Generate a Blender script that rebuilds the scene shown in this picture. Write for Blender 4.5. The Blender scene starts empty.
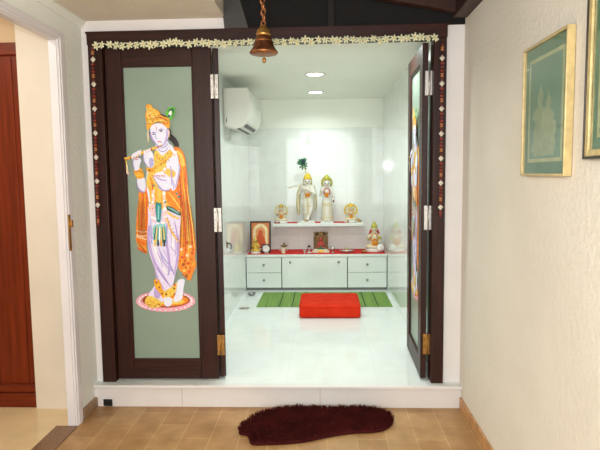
DECAL = [('pink','-1454,5200 -1493,5125 -1590,5080 -1709,5080 -1803,5126 -1837,5201 -1798,5275 -1701,5320 -1583,5320 -1489,5274'),
('pink','-1497,5072 -1536,4998 -1633,4952 -1751,4953 -1846,4999 -1880,5073 -1841,5148 -1744,5193 -1626,5193 -1531,5147'),
('pink','-1616,4951 -1655,4876 -1752,4831 -1870,4831 -1965,4877 -1999,4952 -1960,5026 -1863,5072 -1745,5071 -1650,5025'),
('pink','-1806,4840 -1845,4766 -1942,4720 -2061,4720 -2155,4766 -2189,4841 -2150,4915 -2053,4961 -1935,4961 -1840,4915'),
('pink','-2059,4745 -2098,4671 -2195,4625 -2314,4625 -2408,4671 -2443,4746 -2403,4820 -2306,4866 -2187,4866 -2093,4820'),
('pink','-2363,4670 -2402,4596 -2500,4550 -2619,4550 -2713,4596 -2748,4671 -2708,4746 -2611,4791 -2492,4791 -2398,4745'),
('pink','-2707,4619 -2746,4544 -2844,4498 -2963,4498 -3057,4545 -3091,4619 -3052,4694 -2954,4740 -2836,4740 -2741,4693'),
('pink','-3074,4593 -3113,4518 -3211,4472 -3330,4472 -3425,4518 -3459,4593 -3419,4668 -3322,4714 -3203,4714 -3108,4667'),
('pink','-3448,4593 -3488,4519 -3586,4472 -3705,4473 -3800,4519 -3834,4594 -3794,4669 -3696,4715 -3577,4714 -3483,4668'),
('pink','-3814,4621 -3854,4546 -3952,4500 -4071,4500 -4166,4546 -4200,4621 -4160,4696 -4062,4742 -3943,4742 -3848,4695'),
('pink','-4155,4674 -4195,4599 -4293,4553 -4412,4553 -4507,4599 -4541,4674 -4502,4749 -4403,4795 -4284,4795 -4189,4748'),
('pink','-4456,4750 -4496,4675 -4594,4629 -4714,4629 -4808,4676 -4842,4750 -4803,4825 -4704,4871 -4585,4871 -4490,4825'),
('pink','-4704,4846 -4744,4771 -4842,4725 -4961,4725 -5056,4772 -5090,4847 -5050,4921 -4952,4967 -4833,4967 -4738,4921'),
('pink','-4888,4958 -4927,4883 -5026,4837 -5145,4837 -5240,4884 -5274,4959 -5234,5033 -5136,5079 -5016,5079 -4922,5032'),
('pink','-4999,5080 -5039,5006 -5137,4960 -5257,4960 -5351,5006 -5385,5081 -5345,5156 -5247,5202 -5128,5201 -5033,5155'),
('pink','-5033,5208 -5073,5134 -5171,5088 -5291,5088 -5385,5134 -5419,5209 -5379,5284 -5281,5330 -5162,5329 -5067,5283'),
('pink','-4989,5336 -5029,5261 -5127,5216 -5246,5216 -5341,5262 -5375,5337 -5335,5411 -5237,5457 -5117,5457 -5023,5411'),
('pink','-4868,5458 -4908,5383 -5006,5337 -5125,5338 -5220,5384 -5254,5459 -5214,5533 -5116,5579 -4997,5579 -4902,5532'),
('pink','-4676,5568 -4716,5494 -4814,5448 -4933,5448 -5028,5495 -5062,5569 -5022,5644 -4924,5689 -4805,5689 -4710,5643'),
('pink','-4422,5663 -4461,5589 -4559,5543 -4679,5543 -4773,5589 -4807,5664 -4767,5738 -4669,5784 -4550,5784 -4456,5737'),
('pink','-4116,5737 -4155,5663 -4253,5617 -4372,5618 -4467,5664 -4501,5738 -4461,5813 -4363,5858 -4244,5858 -4150,5812'),
('pink','-3772,5788 -3812,5714 -3909,5668 -4028,5669 -4123,5715 -4157,5789 -4117,5864 -4019,5909 -3901,5909 -3806,5863'),
('pink','-3406,5814 -3445,5740 -3543,5694 -3661,5694 -3756,5740 -3790,5815 -3750,5889 -3653,5935 -3534,5934 -3440,5888'),
('pink','-3032,5813 -3071,5738 -3169,5693 -3287,5693 -3382,5739 -3416,5814 -3377,5888 -3279,5933 -3161,5933 -3066,5887'),
('pink','-2668,5785 -2707,5711 -2804,5665 -2923,5665 -3017,5712 -3052,5786 -3012,5860 -2915,5906 -2796,5905 -2702,5859'),
('pink','-2329,5732 -2368,5658 -2465,5612 -2584,5612 -2678,5659 -2712,5733 -2673,5807 -2576,5853 -2457,5852 -2363,5806'),
('pink','-2030,5656 -2069,5582 -2166,5536 -2284,5536 -2379,5583 -2413,5657 -2374,5731 -2277,5777 -2158,5776 -2064,5730'),
('pink','-1784,5560 -1822,5486 -1920,5440 -2038,5441 -2132,5487 -2166,5561 -2128,5635 -2030,5681 -1912,5681 -1818,5634'),
('pink','-1601,5449 -1640,5375 -1737,5329 -1855,5329 -1949,5376 -1984,5450 -1945,5524 -1848,5570 -1729,5569 -1635,5523'),
('pink','-1489,5327 -1528,5253 -1625,5207 -1744,5207 -1838,5254 -1872,5328 -1833,5402 -1736,5448 -1618,5447 -1524,5401'),
('white','-1618,5137 -1632,5106 -1669,5087 -1714,5087 -1750,5106 -1763,5138 -1748,5169 -1711,5188 -1666,5188 -1630,5169'),
('white','-1697,5015 -1712,4984 -1749,4964 -1794,4965 -1830,4984 -1843,5015 -1828,5047 -1791,5066 -1746,5066 -1710,5046'),
('white','-1850,4901 -1865,4869 -1902,4850 -1947,4850 -1982,4870 -1995,4901 -1980,4932 -1943,4952 -1898,4952 -1863,4932'),
('white','-2068,4800 -2083,4768 -2120,4749 -2165,4749 -2201,4769 -2214,4800 -2199,4831 -2162,4851 -2117,4851 -2081,4831'),
('white','-2344,4716 -2358,4685 -2396,4665 -2441,4665 -2476,4685 -2489,4716 -2474,4748 -2437,4767 -2392,4767 -2356,4748'),
('white','-2663,4654 -2678,4622 -2716,4603 -2761,4603 -2796,4623 -2809,4654 -2794,4686 -2757,4705 -2712,4705 -2676,4685'),
('white','-3014,4616 -3029,4584 -3066,4565 -3111,4565 -3147,4584 -3160,4616 -3145,4647 -3108,4667 -3063,4667 -3027,4647'),
('white','-3380,4603 -3395,4572 -3433,4552 -3478,4552 -3514,4572 -3526,4603 -3511,4635 -3474,4654 -3429,4654 -3393,4635'),
('white','-3746,4617 -3761,4585 -3798,4566 -3843,4566 -3879,4586 -3892,4617 -3877,4649 -3840,4668 -3794,4668 -3759,4648'),
('white','-4095,4656 -4110,4625 -4147,4606 -4192,4606 -4228,4625 -4241,4657 -4226,4688 -4189,4707 -4143,4707 -4107,4688'),
('white','-4411,4720 -4427,4688 -4464,4669 -4509,4669 -4545,4689 -4558,4720 -4543,4752 -4505,4771 -4460,4771 -4424,4751'),
('white','-4682,4805 -4697,4773 -4735,4754 -4780,4754 -4816,4773 -4829,4805 -4814,4836 -4776,4856 -4731,4856 -4695,4836'),
('white','-4895,4907 -4910,4876 -4948,4856 -4993,4856 -5029,4876 -5042,4907 -5026,4939 -4989,4958 -4944,4958 -4908,4938'),
('white','-5041,5022 -5056,4991 -5093,4972 -5139,4972 -5174,4991 -5187,5023 -5172,5054 -5135,5073 -5089,5073 -5053,5054'),
('white','-5113,5146 -5128,5114 -5165,5095 -5210,5095 -5246,5114 -5259,5146 -5244,5177 -5206,5197 -5161,5197 -5125,5177'),
('white','-5108,5271 -5123,5240 -5160,5221 -5205,5221 -5241,5240 -5254,5272 -5239,5303 -5201,5322 -5156,5322 -5120,5303'),
('white','-5026,5394 -5041,5363 -5079,5343 -5124,5343 -5160,5363 -5172,5394 -5157,5426 -5120,5445 -5075,5445 -5039,5425'),
('white','-4872,5508 -4887,5477 -4924,5458 -4969,5458 -5005,5477 -5018,5509 -5003,5540 -4966,5559 -4920,5559 -4885,5540'),
('white','-4651,5609 -4667,5578 -4704,5559 -4749,5559 -4785,5578 -4798,5610 -4782,5641 -4745,5660 -4700,5660 -4664,5641'),
('white','-4375,5692 -4390,5661 -4427,5642 -4472,5642 -4508,5661 -4521,5693 -4506,5724 -4469,5743 -4423,5743 -4388,5724'),
('white','-4054,5754 -4069,5723 -4107,5703 -4152,5704 -4187,5723 -4200,5754 -4185,5786 -4148,5805 -4103,5805 -4067,5785'),
('white','-3704,5792 -3719,5760 -3756,5741 -3801,5741 -3837,5761 -3849,5792 -3834,5823 -3797,5842 -3752,5842 -3716,5823'),
('white','-3338,5804 -3353,5772 -3390,5753 -3435,5753 -3471,5773 -3484,5804 -3469,5835 -3432,5854 -3387,5854 -3351,5835'),
('white','-2974,5789 -2989,5758 -3026,5739 -3071,5739 -3107,5758 -3120,5790 -3105,5821 -3068,5840 -3023,5840 -2987,5821'),
('white','-2627,5750 -2642,5718 -2679,5699 -2724,5699 -2760,5719 -2773,5750 -2758,5781 -2721,5800 -2676,5800 -2640,5781'),
('white','-2312,5686 -2327,5655 -2364,5636 -2409,5636 -2445,5655 -2458,5687 -2443,5718 -2406,5737 -2361,5737 -2325,5717'),
('white','-2043,5602 -2058,5570 -2095,5551 -2140,5551 -2175,5571 -2188,5602 -2173,5633 -2137,5653 -2092,5652 -2056,5633'),
('white','-1831,5500 -1846,5469 -1883,5449 -1928,5450 -1964,5469 -1976,5500 -1962,5532 -1925,5551 -1880,5551 -1844,5531'),
('white','-1686,5385 -1701,5354 -1738,5335 -1783,5335 -1818,5354 -1831,5386 -1816,5417 -1780,5436 -1735,5436 -1699,5417'),
('white','-1614,5263 -1629,5231 -1665,5212 -1710,5212 -1746,5232 -1759,5263 -1744,5294 -1707,5313 -1662,5313 -1627,5294'),
('pink','-1745,5200 -1768,5111 -1833,5024 -1936,4941 -2077,4864 -2251,4796 -2455,4738 -2682,4691 -2928,4657 -3187,4637 -3452,4630 -3717,4638 -3975,4659 -4219,4694 -4445,4742 -4645,4801 -4815,4870 -4952,4947 -5050,5031 -5109,5118 -5126,5208 -5102,5298 -5036,5386 -4931,5469 -4789,5545 -4614,5613 -4410,5671 -4182,5717 -3935,5751 -3677,5771 -3412,5777 -3148,5769 -2892,5748 -2648,5712 -2424,5665 -2225,5606 -2056,5537 -1920,5461 -1822,5377 -1763,5290'),
('redbrown','-1808,5280 -1830,5201 -1891,5124 -1988,5051 -2121,4984 -2284,4923 -2476,4872 -2690,4831 -2921,4801 -3165,4783 -3414,4777 -3663,4784 -3906,4803 -4136,4834 -4348,4876 -4536,4928 -4697,4989 -4825,5057 -4918,5131 -4974,5209 -4990,5288 -4967,5368 -4906,5445 -4807,5518 -4674,5586 -4509,5646 -4317,5697 -4102,5737 -3871,5767 -3627,5785 -3379,5790 -3130,5783 -2889,5764 -2660,5733 -2449,5691 -2261,5639 -2102,5578 -1974,5510 -1881,5437 -1825,5360'),
('orange','-1908,5267 -1927,5205 -1981,5144 -2068,5086 -2187,5033 -2333,4986 -2504,4945 -2696,4913 -2903,4889 -3121,4875 -3344,4870 -3567,4876 -3785,4891 -3991,4915 -4181,4949 -4350,4990 -4494,5038 -4609,5092 -4693,5150 -4743,5212 -4758,5274 -4738,5337 -4683,5398 -4595,5456 -4476,5509 -4329,5556 -4157,5597 -3965,5629 -3757,5652 -3539,5666 -3316,5670 -3094,5665 -2877,5650 -2672,5625 -2483,5592 -2315,5551 -2172,5503 -2057,5449 -1973,5391 -1923,5330'),
('gold','-2174,5201 -2187,5168 -2222,5136 -2278,5105 -2355,5076 -2450,5051 -2562,5030 -2686,5013 -2821,5000 -2963,4992 -3108,4990 -3253,4993 -3395,5001 -3529,5014 -3653,5032 -3763,5054 -3856,5080 -3932,5109 -3986,5140 -4019,5172 -4029,5206 -4017,5239 -3981,5272 -3925,5303 -3847,5331 -3752,5356 -3640,5378 -3515,5395 -3380,5407 -3239,5415 -3093,5417 -2949,5414 -2807,5406 -2674,5392 -2550,5375 -2440,5353 -2347,5327 -2272,5298 -2217,5267 -2185,5235'),
('black','-2855,16154 -2802,16157 -2737,16114 -2665,16056 -2583,15995 -2495,15919 -2415,15832 -2342,15732 -2276,15621 -2232,15514 -2213,15405 -2215,15299 -2241,15230 -2301,15207 -2384,15220 -2466,15264 -2537,15352 -2607,15471 -2681,15584 -2773,15671 -2870,15752 -2930,15840 -2933,15955 -2900,16078'),
('black','-4003,16486 -3963,16585 -3904,16652 -3801,16704 -3628,16757 -3411,16795 -3219,16789 -3064,16719 -2932,16604 -2844,16468 -2778,16295 -2756,16101 -2861,15965 -3207,15914 -3680,15921 -4022,15982 -4110,16125 -4067,16322'),
('orange','-4869,12551 -4733,12681 -4561,12731 -4405,12739 -4272,12731 -4156,12679 -4086,12543 -4088,12271 -4137,11914 -4188,11577 -4231,11309 -4276,11063 -4315,10801 -4339,10511 -4355,10205 -4383,9891 -4438,9553 -4505,9208 -4552,8912 -4551,8680 -4530,8499 -4539,8387 -4606,8367 -4703,8416 -4799,8487 -4886,8563 -4973,8661 -5051,8784 -5126,8906 -5192,9054 -5228,9310 -5218,9763 -5179,10323 -5135,10809 -5094,11135 -5049,11389 -5003,11650 -4971,11973 -4938,12302'),
('amber','-4864,12359 -4885,12106 -4912,11742 -4941,11332 -4969,10938 -4999,10535 -5032,10102 -5061,9712 -5078,9440 -5038,9438 -5009,9709 -4970,10098 -4930,10531 -4897,10935 -4871,11330 -4849,11741 -4833,12104 -4824,12357'),
('vermil','-4701,12357 -4722,12104 -4748,11741 -4777,11331 -4805,10937 -4835,10533 -4868,10100 -4896,9711 -4913,9439 -4874,9437 -4844,9708 -4805,10097 -4766,10530 -4733,10934 -4708,11328 -4686,11739 -4670,12102 -4661,12356'),
('amber','-4537,12355 -4558,12102 -4585,11739 -4613,11329 -4641,10935 -4671,10532 -4704,10099 -4732,9710 -4749,9438 -4709,9436 -4680,9707 -4641,10096 -4602,10528 -4569,10932 -4544,11327 -4522,11737 -4507,12101 -4498,12354'),
('vermil','-4407,12354 -4429,12101 -4456,11738 -4485,11328 -4510,10934 -4533,10530 -4556,10097 -4574,9708 -4584,9436 -4545,9435 -4522,9706 -4493,10095 -4464,10528 -4438,10931 -4415,11325 -4394,11736 -4377,12099 -4367,12352'),
('amber','-4270,12352 -4291,12099 -4316,11736 -4345,11326 -4373,10933 -4404,10530 -4438,10097 -4468,9708 -4486,9436 -4446,9434 -4416,9705 -4375,10093 -4334,10526 -4301,10930 -4275,11324 -4254,11735 -4239,12098 -4230,12351'),
('vermil','-5180,9286 -5134,9241 -5066,9181 -4984,9118 -4900,9065 -4809,9023 -4711,8989 -4623,8965 -4560,8951 -4538,9005 -4594,9035 -4675,9074 -4765,9116 -4847,9157 -4926,9203 -5011,9256 -5088,9303 -5144,9333'),
('amber','-5190,9024 -5145,8979 -5076,8919 -4994,8856 -4910,8802 -4819,8761 -4721,8727 -4633,8702 -4570,8688 -4548,8742 -4604,8773 -4686,8812 -4776,8854 -4857,8895 -4936,8941 -5021,8994 -5098,9041 -5155,9071'),
('vermil','-5201,8762 -5155,8717 -5086,8657 -5005,8593 -4920,8540 -4830,8499 -4732,8465 -4643,8440 -4580,8426 -4558,8480 -4614,8511 -4696,8550 -4786,8592 -4868,8633 -4947,8679 -5031,8731 -5109,8779 -5165,8809'),
('palecloth','-5168,9874 -5117,9846 -5040,9808 -4948,9773 -4853,9752 -4750,9752 -4642,9766 -4547,9786 -4481,9802 -4486,9852 -4554,9851 -4649,9845 -4751,9840 -4840,9843 -4922,9858 -5010,9883 -5090,9907 -5149,9921'),
('palecloth','-5179,9613 -5127,9584 -5050,9547 -4959,9512 -4863,9490 -4761,9491 -4652,9505 -4557,9525 -4491,9541 -4496,9591 -4564,9590 -4659,9584 -4762,9579 -4851,9581 -4933,9597 -5021,9622 -5101,9646 -5159,9660'),
('orange','-2565,15203 -2489,15257 -2364,15264 -2241,15230 -2131,15151 -2021,15030 -1931,14877 -1868,14703 -1824,14496 -1789,14241 -1763,13911 -1745,13531 -1727,13157 -1707,12811 -1688,12471 -1661,12131 -1624,11793 -1579,11454 -1531,11100 -1476,10721 -1418,10327 -1371,9933 -1337,9523 -1315,9113 -1308,8760 -1332,8498 -1372,8295 -1393,8106 -1366,7921 -1320,7750 -1311,7580 -1371,7403 -1467,7225 -1556,7055 -1617,6874 -1669,6701 -1735,6593 -1825,6584 -1928,6641 -2027,6727 -2115,6842 -2198,6987 -2277,7124 -2362,7217 -2444,7303 -2497,7455 -2508,7713 -2491,8037 -2467,8374 -2434,8709 -2393,9057 -2367,9420 -2359,9808 -2365,10210 -2394,10590 -2460,10933 -2548,11255 -2622,11562 -2683,11854 -2729,12131 -2724,12399 -2633,12660 -2491,12912 -2374,13165 -2305,13417 -2260,13669 -2252,13929 -2298,14215 -2379,14507 -2451,14758 -2511,14950 -2562,15099'),
('gold','-2378,15010 -2322,15037 -2218,15008 -2122,14943 -2052,14844 -1991,14709 -1941,14560 -1895,14381 -1861,14188 -1860,14051 -1917,13995 -2008,13996 -2086,14054 -2130,14189 -2161,14380 -2199,14564 -2270,14736 -2348,14902'),
('amber','-2045,14053 -2047,13837 -2049,13527 -2045,13175 -2032,12837 -2005,12527 -1967,12216 -1924,11894 -1884,11549 -1844,11168 -1802,10762 -1763,10345 -1734,9933 -1718,9489 -1711,9018 -1709,8597 -1706,8303 -1659,8305 -1655,8599 -1650,9020 -1650,9492 -1660,9938 -1685,10352 -1720,10771 -1760,11178 -1800,11559 -1841,11906 -1886,12228 -1927,12537 -1959,12843 -1978,13179 -1988,13528 -1993,13838 -1998,14054'),
('vermil','-2227,13417 -2221,13200 -2211,12888 -2198,12536 -2183,12198 -2165,11887 -2144,11577 -2122,11254 -2100,10907 -2075,10525 -2046,10117 -2024,9699 -2016,9286 -2031,8841 -2063,8369 -2098,7947 -2120,7651 -2073,7648 -2043,7943 -2002,8366 -1963,8839 -1942,9287 -1945,9703 -1964,10124 -1991,10532 -2015,10914 -2038,11262 -2062,11585 -2087,11894 -2110,12203 -2130,12541 -2150,12892 -2167,13203 -2181,13420'),
('vermil','-1859,13796 -1860,13569 -1861,13245 -1858,12876 -1848,12515 -1829,12172 -1803,11819 -1771,11459 -1736,11096 -1690,10723 -1635,10342 -1584,9965 -1548,9606 -1534,9237 -1534,8863 -1540,8534 -1542,8303 -1495,8303 -1485,8534 -1473,8863 -1466,9240 -1475,9612 -1506,9976 -1554,10354 -1606,10735 -1651,11106 -1688,11469 -1722,11827 -1751,12179 -1775,12520 -1791,12879 -1801,13247 -1807,13571 -1813,13797'),
('amber','-2245,11878 -2231,11624 -2207,11260 -2186,10850 -2177,10457 -2188,10087 -2212,9709 -2238,9331 -2258,8963 -2270,8577 -2279,8180 -2284,7830 -2286,7585 -2239,7585 -2227,7830 -2212,8180 -2196,8577 -2178,8961 -2155,9328 -2127,9705 -2105,10086 -2097,10459 -2112,10855 -2142,11266 -2174,11629 -2198,11882'),
('gold','-1932,12517 -1918,12134 -1894,11580 -1869,10978 -1851,10453 -1840,10042 -1833,9678 -1830,9328 -1833,8959 -1845,8522 -1866,8048 -1888,7619 -1900,7320 -1853,7319 -1831,7617 -1800,8046 -1771,8520 -1753,8959 -1746,9330 -1748,9681 -1757,10046 -1771,10457 -1796,10983 -1829,11585 -1861,12138 -1886,12520'),
('gold','-1794,12771 -1777,12554 -1751,12244 -1719,11891 -1686,11547 -1650,11218 -1610,10880 -1569,10536 -1533,10189 -1502,9804 -1473,9390 -1449,9018 -1430,8758 -1383,8762 -1392,9022 -1407,9395 -1428,9810 -1454,10197 -1486,10547 -1526,10892 -1568,11229 -1607,11557 -1646,11900 -1686,12252 -1722,12561 -1748,12776'),
('vermil','-2410,12776 -2391,12630 -2360,12420 -2324,12194 -2291,12001 -2264,11842 -2237,11696 -2212,11574 -2192,11489 -2146,11497 -2152,11585 -2165,11709 -2183,11857 -2208,12017 -2243,12210 -2287,12434 -2331,12642 -2364,12785'),
('vermil','-2624,12132 -2589,12031 -2535,11888 -2468,11733 -2396,11600 -2310,11494 -2213,11402 -2124,11330 -2061,11281 -2029,11315 -2082,11374 -2161,11455 -2248,11548 -2324,11647 -2395,11770 -2468,11918 -2533,12056 -2582,12150'),
('redbrown','-4895,12166 -4923,11949 -4962,11638 -5002,11284 -5031,10938 -5048,10574 -5057,10178 -5062,9819 -5064,9570 -5042,9570 -5033,9820 -5023,10178 -5010,10574 -4992,10937 -4964,11282 -4928,11636 -4895,11947 -4874,12164'),
('redbrown','-4603,12292 -4627,12049 -4660,11700 -4693,11307 -4717,10935 -4729,10562 -4734,10167 -4735,9814 -4735,9567 -4713,9568 -4707,9814 -4700,10167 -4691,10562 -4677,10934 -4655,11306 -4626,11698 -4598,12047 -4581,12290'),
('redbrown','-4198,12288 -4223,12126 -4257,11894 -4292,11633 -4319,11386 -4339,11137 -4354,10875 -4365,10641 -4371,10477 -4350,10477 -4337,10640 -4320,10874 -4301,11136 -4280,11383 -4254,11630 -4223,11891 -4195,12123 -4177,12285'),
('redbrown','-2260,13801 -2253,13565 -2242,13226 -2229,12854 -2220,12521 -2217,12223 -2218,11928 -2219,11672 -2219,11493 -2197,11493 -2191,11672 -2184,11928 -2180,12224 -2181,12523 -2191,12856 -2208,13228 -2225,13567 -2239,13802'),
('redbrown','-1927,13286 -1920,13038 -1908,12682 -1893,12275 -1876,11875 -1855,11479 -1830,11064 -1804,10650 -1784,10259 -1768,9868 -1757,9475 -1748,9133 -1740,8893 -1719,8894 -1721,9134 -1726,9477 -1734,9870 -1747,10261 -1766,10653 -1791,11067 -1816,11482 -1839,11877 -1859,12277 -1878,12684 -1894,13039 -1906,13288'),
('redbrown','-2257,11106 -2265,10874 -2274,10540 -2284,10165 -2295,9810 -2311,9454 -2329,9077 -2345,8740 -2355,8505 -2334,8504 -2317,8739 -2295,9076 -2273,9453 -2256,9809 -2246,10165 -2240,10540 -2237,10874 -2236,11106'),
('redbrown','-1569,11486 -1548,11224 -1516,10847 -1481,10433 -1452,10061 -1428,9723 -1407,9387 -1388,9095 -1374,8890 -1352,8891 -1360,9097 -1373,9389 -1390,9726 -1413,10065 -1444,10437 -1483,10851 -1520,11227 -1547,11488'),
('vermil','-2108,8110 -2130,8048 -2184,8010 -2249,8011 -2300,8049 -2318,8111 -2296,8173 -2242,8210 -2177,8210 -2126,8172'),
('palecloth','-1776,8239 -1798,8178 -1851,8140 -1916,8140 -1968,8179 -1986,8240 -1964,8302 -1910,8340 -1845,8339 -1794,8301'),
('vermil','-1444,8368 -1466,8307 -1520,8269 -1585,8269 -1636,8308 -1654,8369 -1632,8431 -1578,8468 -1514,8468 -1462,8430'),
('redbrown','-2057,7650 -2079,7588 -2133,7550 -2198,7550 -2249,7589 -2267,7651 -2245,7713 -2191,7750 -2126,7750 -2075,7712'),
('vermil','-1727,7714 -1748,7652 -1802,7614 -1867,7614 -1918,7653 -1937,7715 -1915,7777 -1861,7814 -1796,7814 -1745,7776'),
('amber','-1399,7712 -1420,7650 -1474,7612 -1539,7613 -1590,7651 -1608,7713 -1586,7775 -1533,7813 -1468,7812 -1417,7774'),
('gold','-2004,7254 -2026,7193 -2079,7155 -2145,7155 -2196,7193 -2214,7255 -2192,7317 -2138,7355 -2073,7355 -2022,7317'),
('vermil','-1677,7187 -1699,7125 -1753,7087 -1818,7087 -1869,7126 -1887,7188 -1865,7250 -1812,7288 -1747,7288 -1695,7249'),
('redbrown','-1885,6858 -1907,6796 -1960,6758 -2026,6758 -2077,6797 -2095,6859 -2073,6921 -2019,6959 -1954,6959 -1903,6920'),
('palecloth','-2157,8634 -2179,8573 -2232,8535 -2297,8536 -2348,8574 -2366,8636 -2344,8697 -2291,8735 -2226,8734 -2175,8696'),
('palecloth','-1561,8827 -1583,8765 -1637,8728 -1701,8728 -1753,8766 -1771,8828 -1749,8889 -1695,8927 -1631,8926 -1579,8888'),
('vermil','-1749,9089 -1771,9028 -1825,8990 -1890,8991 -1941,9029 -1959,9091 -1937,9152 -1883,9189 -1819,9189 -1768,9151'),
('skin','-2593,6531 -2516,6632 -2418,6678 -2324,6695 -2233,6699 -2146,6675 -2097,6595 -2112,6433 -2165,6216 -2215,5999 -2236,5787 -2254,5574 -2300,5401 -2397,5285 -2522,5208 -2638,5169 -2749,5160 -2851,5187 -2900,5270 -2858,5430 -2762,5645 -2681,5868 -2649,6103 -2631,6344'),
('dhoti','-4284,11643 -4082,11765 -3806,11786 -3528,11764 -3262,11714 -2993,11620 -2755,11498 -2546,11367 -2366,11208 -2251,10977 -2232,10636 -2277,10224 -2322,9810 -2344,9405 -2367,8999 -2393,8636 -2417,8347 -2443,8102 -2484,7849 -2549,7567 -2630,7277 -2710,6994 -2783,6715 -2855,6443 -2934,6201 -3025,5997 -3121,5823 -3217,5670 -3305,5545 -3392,5441 -3494,5338 -3621,5217 -3763,5096 -3904,5005 -4040,4949 -4175,4922 -4305,4939 -4449,5011 -4587,5128 -4658,5274 -4621,5459 -4517,5674 -4403,5873 -4283,6033 -4152,6178 -4054,6337 -4006,6519 -3990,6715 -3999,6934 -4036,7183 -4099,7455 -4168,7727 -4247,7986 -4333,8245 -4402,8518 -4446,8805 -4473,9106 -4479,9435 -4455,9812 -4411,10217 -4369,10607 -4363,10996 -4361,11370'),
('lilac','-3164,10341 -3197,10165 -3242,9912 -3281,9611 -3297,9292 -3275,8941 -3228,8555 -3179,8176 -3150,7848 -3154,7566 -3176,7307 -3202,7090 -3217,6935 -3131,6925 -3098,7077 -3055,7295 -3017,7561 -3002,7857 -3024,8197 -3072,8579 -3121,8961 -3149,9299 -3144,9605 -3121,9901 -3093,10153 -3078,10332'),
('lilac','-4337,8637 -4306,8490 -4259,8278 -4198,8044 -4127,7831 -4048,7653 -3958,7489 -3859,7330 -3751,7160 -3618,6954 -3467,6726 -3326,6520 -3226,6378 -3158,6423 -3244,6574 -3371,6789 -3511,7023 -3634,7234 -3736,7407 -3832,7566 -3920,7721 -4001,7885 -4078,8086 -4150,8311 -4213,8517 -4260,8659'),
('lilac','-3991,6922 -3955,6820 -3898,6674 -3832,6517 -3765,6378 -3694,6258 -3617,6145 -3546,6051 -3493,5988 -3447,6019 -3485,6092 -3544,6194 -3611,6310 -3677,6427 -3745,6560 -3820,6712 -3889,6850 -3941,6945'),
('lilac','-2687,10456 -2662,10296 -2619,10070 -2575,9810 -2546,9546 -2540,9248 -2548,8907 -2558,8594 -2561,8375 -2504,8374 -2483,8592 -2457,8906 -2439,9249 -2441,9555 -2475,9827 -2530,10090 -2588,10314 -2631,10469'),
('lilac','-4155,7853 -4132,7685 -4094,7446 -4050,7178 -4012,6925 -3979,6673 -3947,6406 -3917,6168 -3893,6001 -3842,6008 -3850,6176 -3867,6417 -3890,6686 -3920,6941 -3962,7195 -4015,7463 -4066,7700 -4105,7864'),
('violet','-3962,7452 -3888,7328 -3779,7152 -3655,6957 -3536,6780 -3414,6612 -3283,6441 -3165,6292 -3081,6190 -3052,6212 -3127,6322 -3237,6476 -3362,6650 -3481,6819 -3602,6994 -3731,7184 -3848,7355 -3931,7472'),
('violet','-3156,7846 -3114,7745 -3050,7602 -2981,7448 -2924,7313 -2882,7198 -2847,7086 -2817,6990 -2794,6923 -2762,6933 -2776,7002 -2797,7101 -2828,7217 -2869,7336 -2928,7472 -3003,7625 -3075,7765 -3127,7860'),
('violet','-4349,9433 -4352,9289 -4354,9081 -4348,8852 -4324,8642 -4272,8451 -4198,8261 -4125,8097 -4073,7984 -4046,7995 -4089,8113 -4155,8279 -4223,8468 -4272,8654 -4297,8857 -4308,9084 -4314,9291 -4320,9435'),
('lilac','-4378,10219 -4403,10053 -4435,9813 -4462,9546 -4472,9299 -4461,9087 -4434,8886 -4396,8691 -4349,8496 -4286,8279 -4209,8051 -4135,7850 -4081,7711 -3991,7741 -4026,7887 -4082,8094 -4142,8323 -4192,8538 -4230,8730 -4265,8919 -4293,9109 -4312,9308 -4314,9544 -4303,9806 -4290,10046 -4284,10214'),
('lilac','-2442,9551 -2458,9384 -2478,9144 -2500,8880 -2526,8641 -2553,8441 -2581,8253 -2613,8064 -2649,7862 -2699,7621 -2759,7353 -2814,7108 -2850,6937 -2772,6919 -2721,7086 -2650,7328 -2577,7595 -2516,7837 -2473,8042 -2438,8234 -2412,8426 -2391,8631 -2376,8875 -2367,9141 -2363,9382 -2362,9549'),
('white','-4069,10477 -4091,10314 -4121,10079 -4148,9814 -4157,9560 -4145,9324 -4120,9086 -4082,8852 -4033,8628 -3970,8417 -3893,8218 -3809,8025 -3721,7832 -3621,7616 -3509,7389 -3407,7186 -3334,7046 -3268,7079 -3331,7224 -3423,7431 -3525,7662 -3616,7880 -3696,8076 -3774,8268 -3846,8462 -3905,8664 -3954,8881 -3994,9108 -4024,9338 -4043,9566 -4043,9812 -4027,10073 -4008,10308 -3997,10472'),
('white','-2896,10201 -2893,10036 -2882,9801 -2868,9537 -2856,9289 -2849,9040 -2843,8776 -2837,8540 -2828,8376 -2763,8377 -2751,8542 -2740,8779 -2735,9044 -2738,9296 -2754,9547 -2780,9811 -2808,10045 -2832,10208'),
('skinshade','-3794,8764 -3746,8640 -3675,8462 -3591,8268 -3505,8092 -3410,7943 -3306,7804 -3207,7678 -3128,7564 -3070,7453 -3025,7344 -2989,7250 -2961,7183 -2906,7203 -2922,7273 -2947,7372 -2986,7491 -3042,7615 -3123,7740 -3221,7870 -3324,8004 -3419,8143 -3509,8309 -3601,8497 -3682,8669 -3740,8788'),
('lilac','-3727,8639 -3698,8492 -3653,8281 -3590,8048 -3506,7836 -3384,7642 -3231,7452 -3086,7290 -2984,7179 -2950,7207 -3042,7328 -3177,7497 -3321,7687 -3436,7873 -3518,8075 -3587,8301 -3642,8507 -3685,8650'),
('lilac','-2990,8892 -2949,8812 -2886,8697 -2816,8578 -2750,8486 -2689,8428 -2628,8392 -2577,8371 -2541,8359 -2524,8391 -2554,8413 -2598,8441 -2648,8477 -2700,8528 -2763,8614 -2837,8728 -2908,8837 -2959,8911'),
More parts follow.
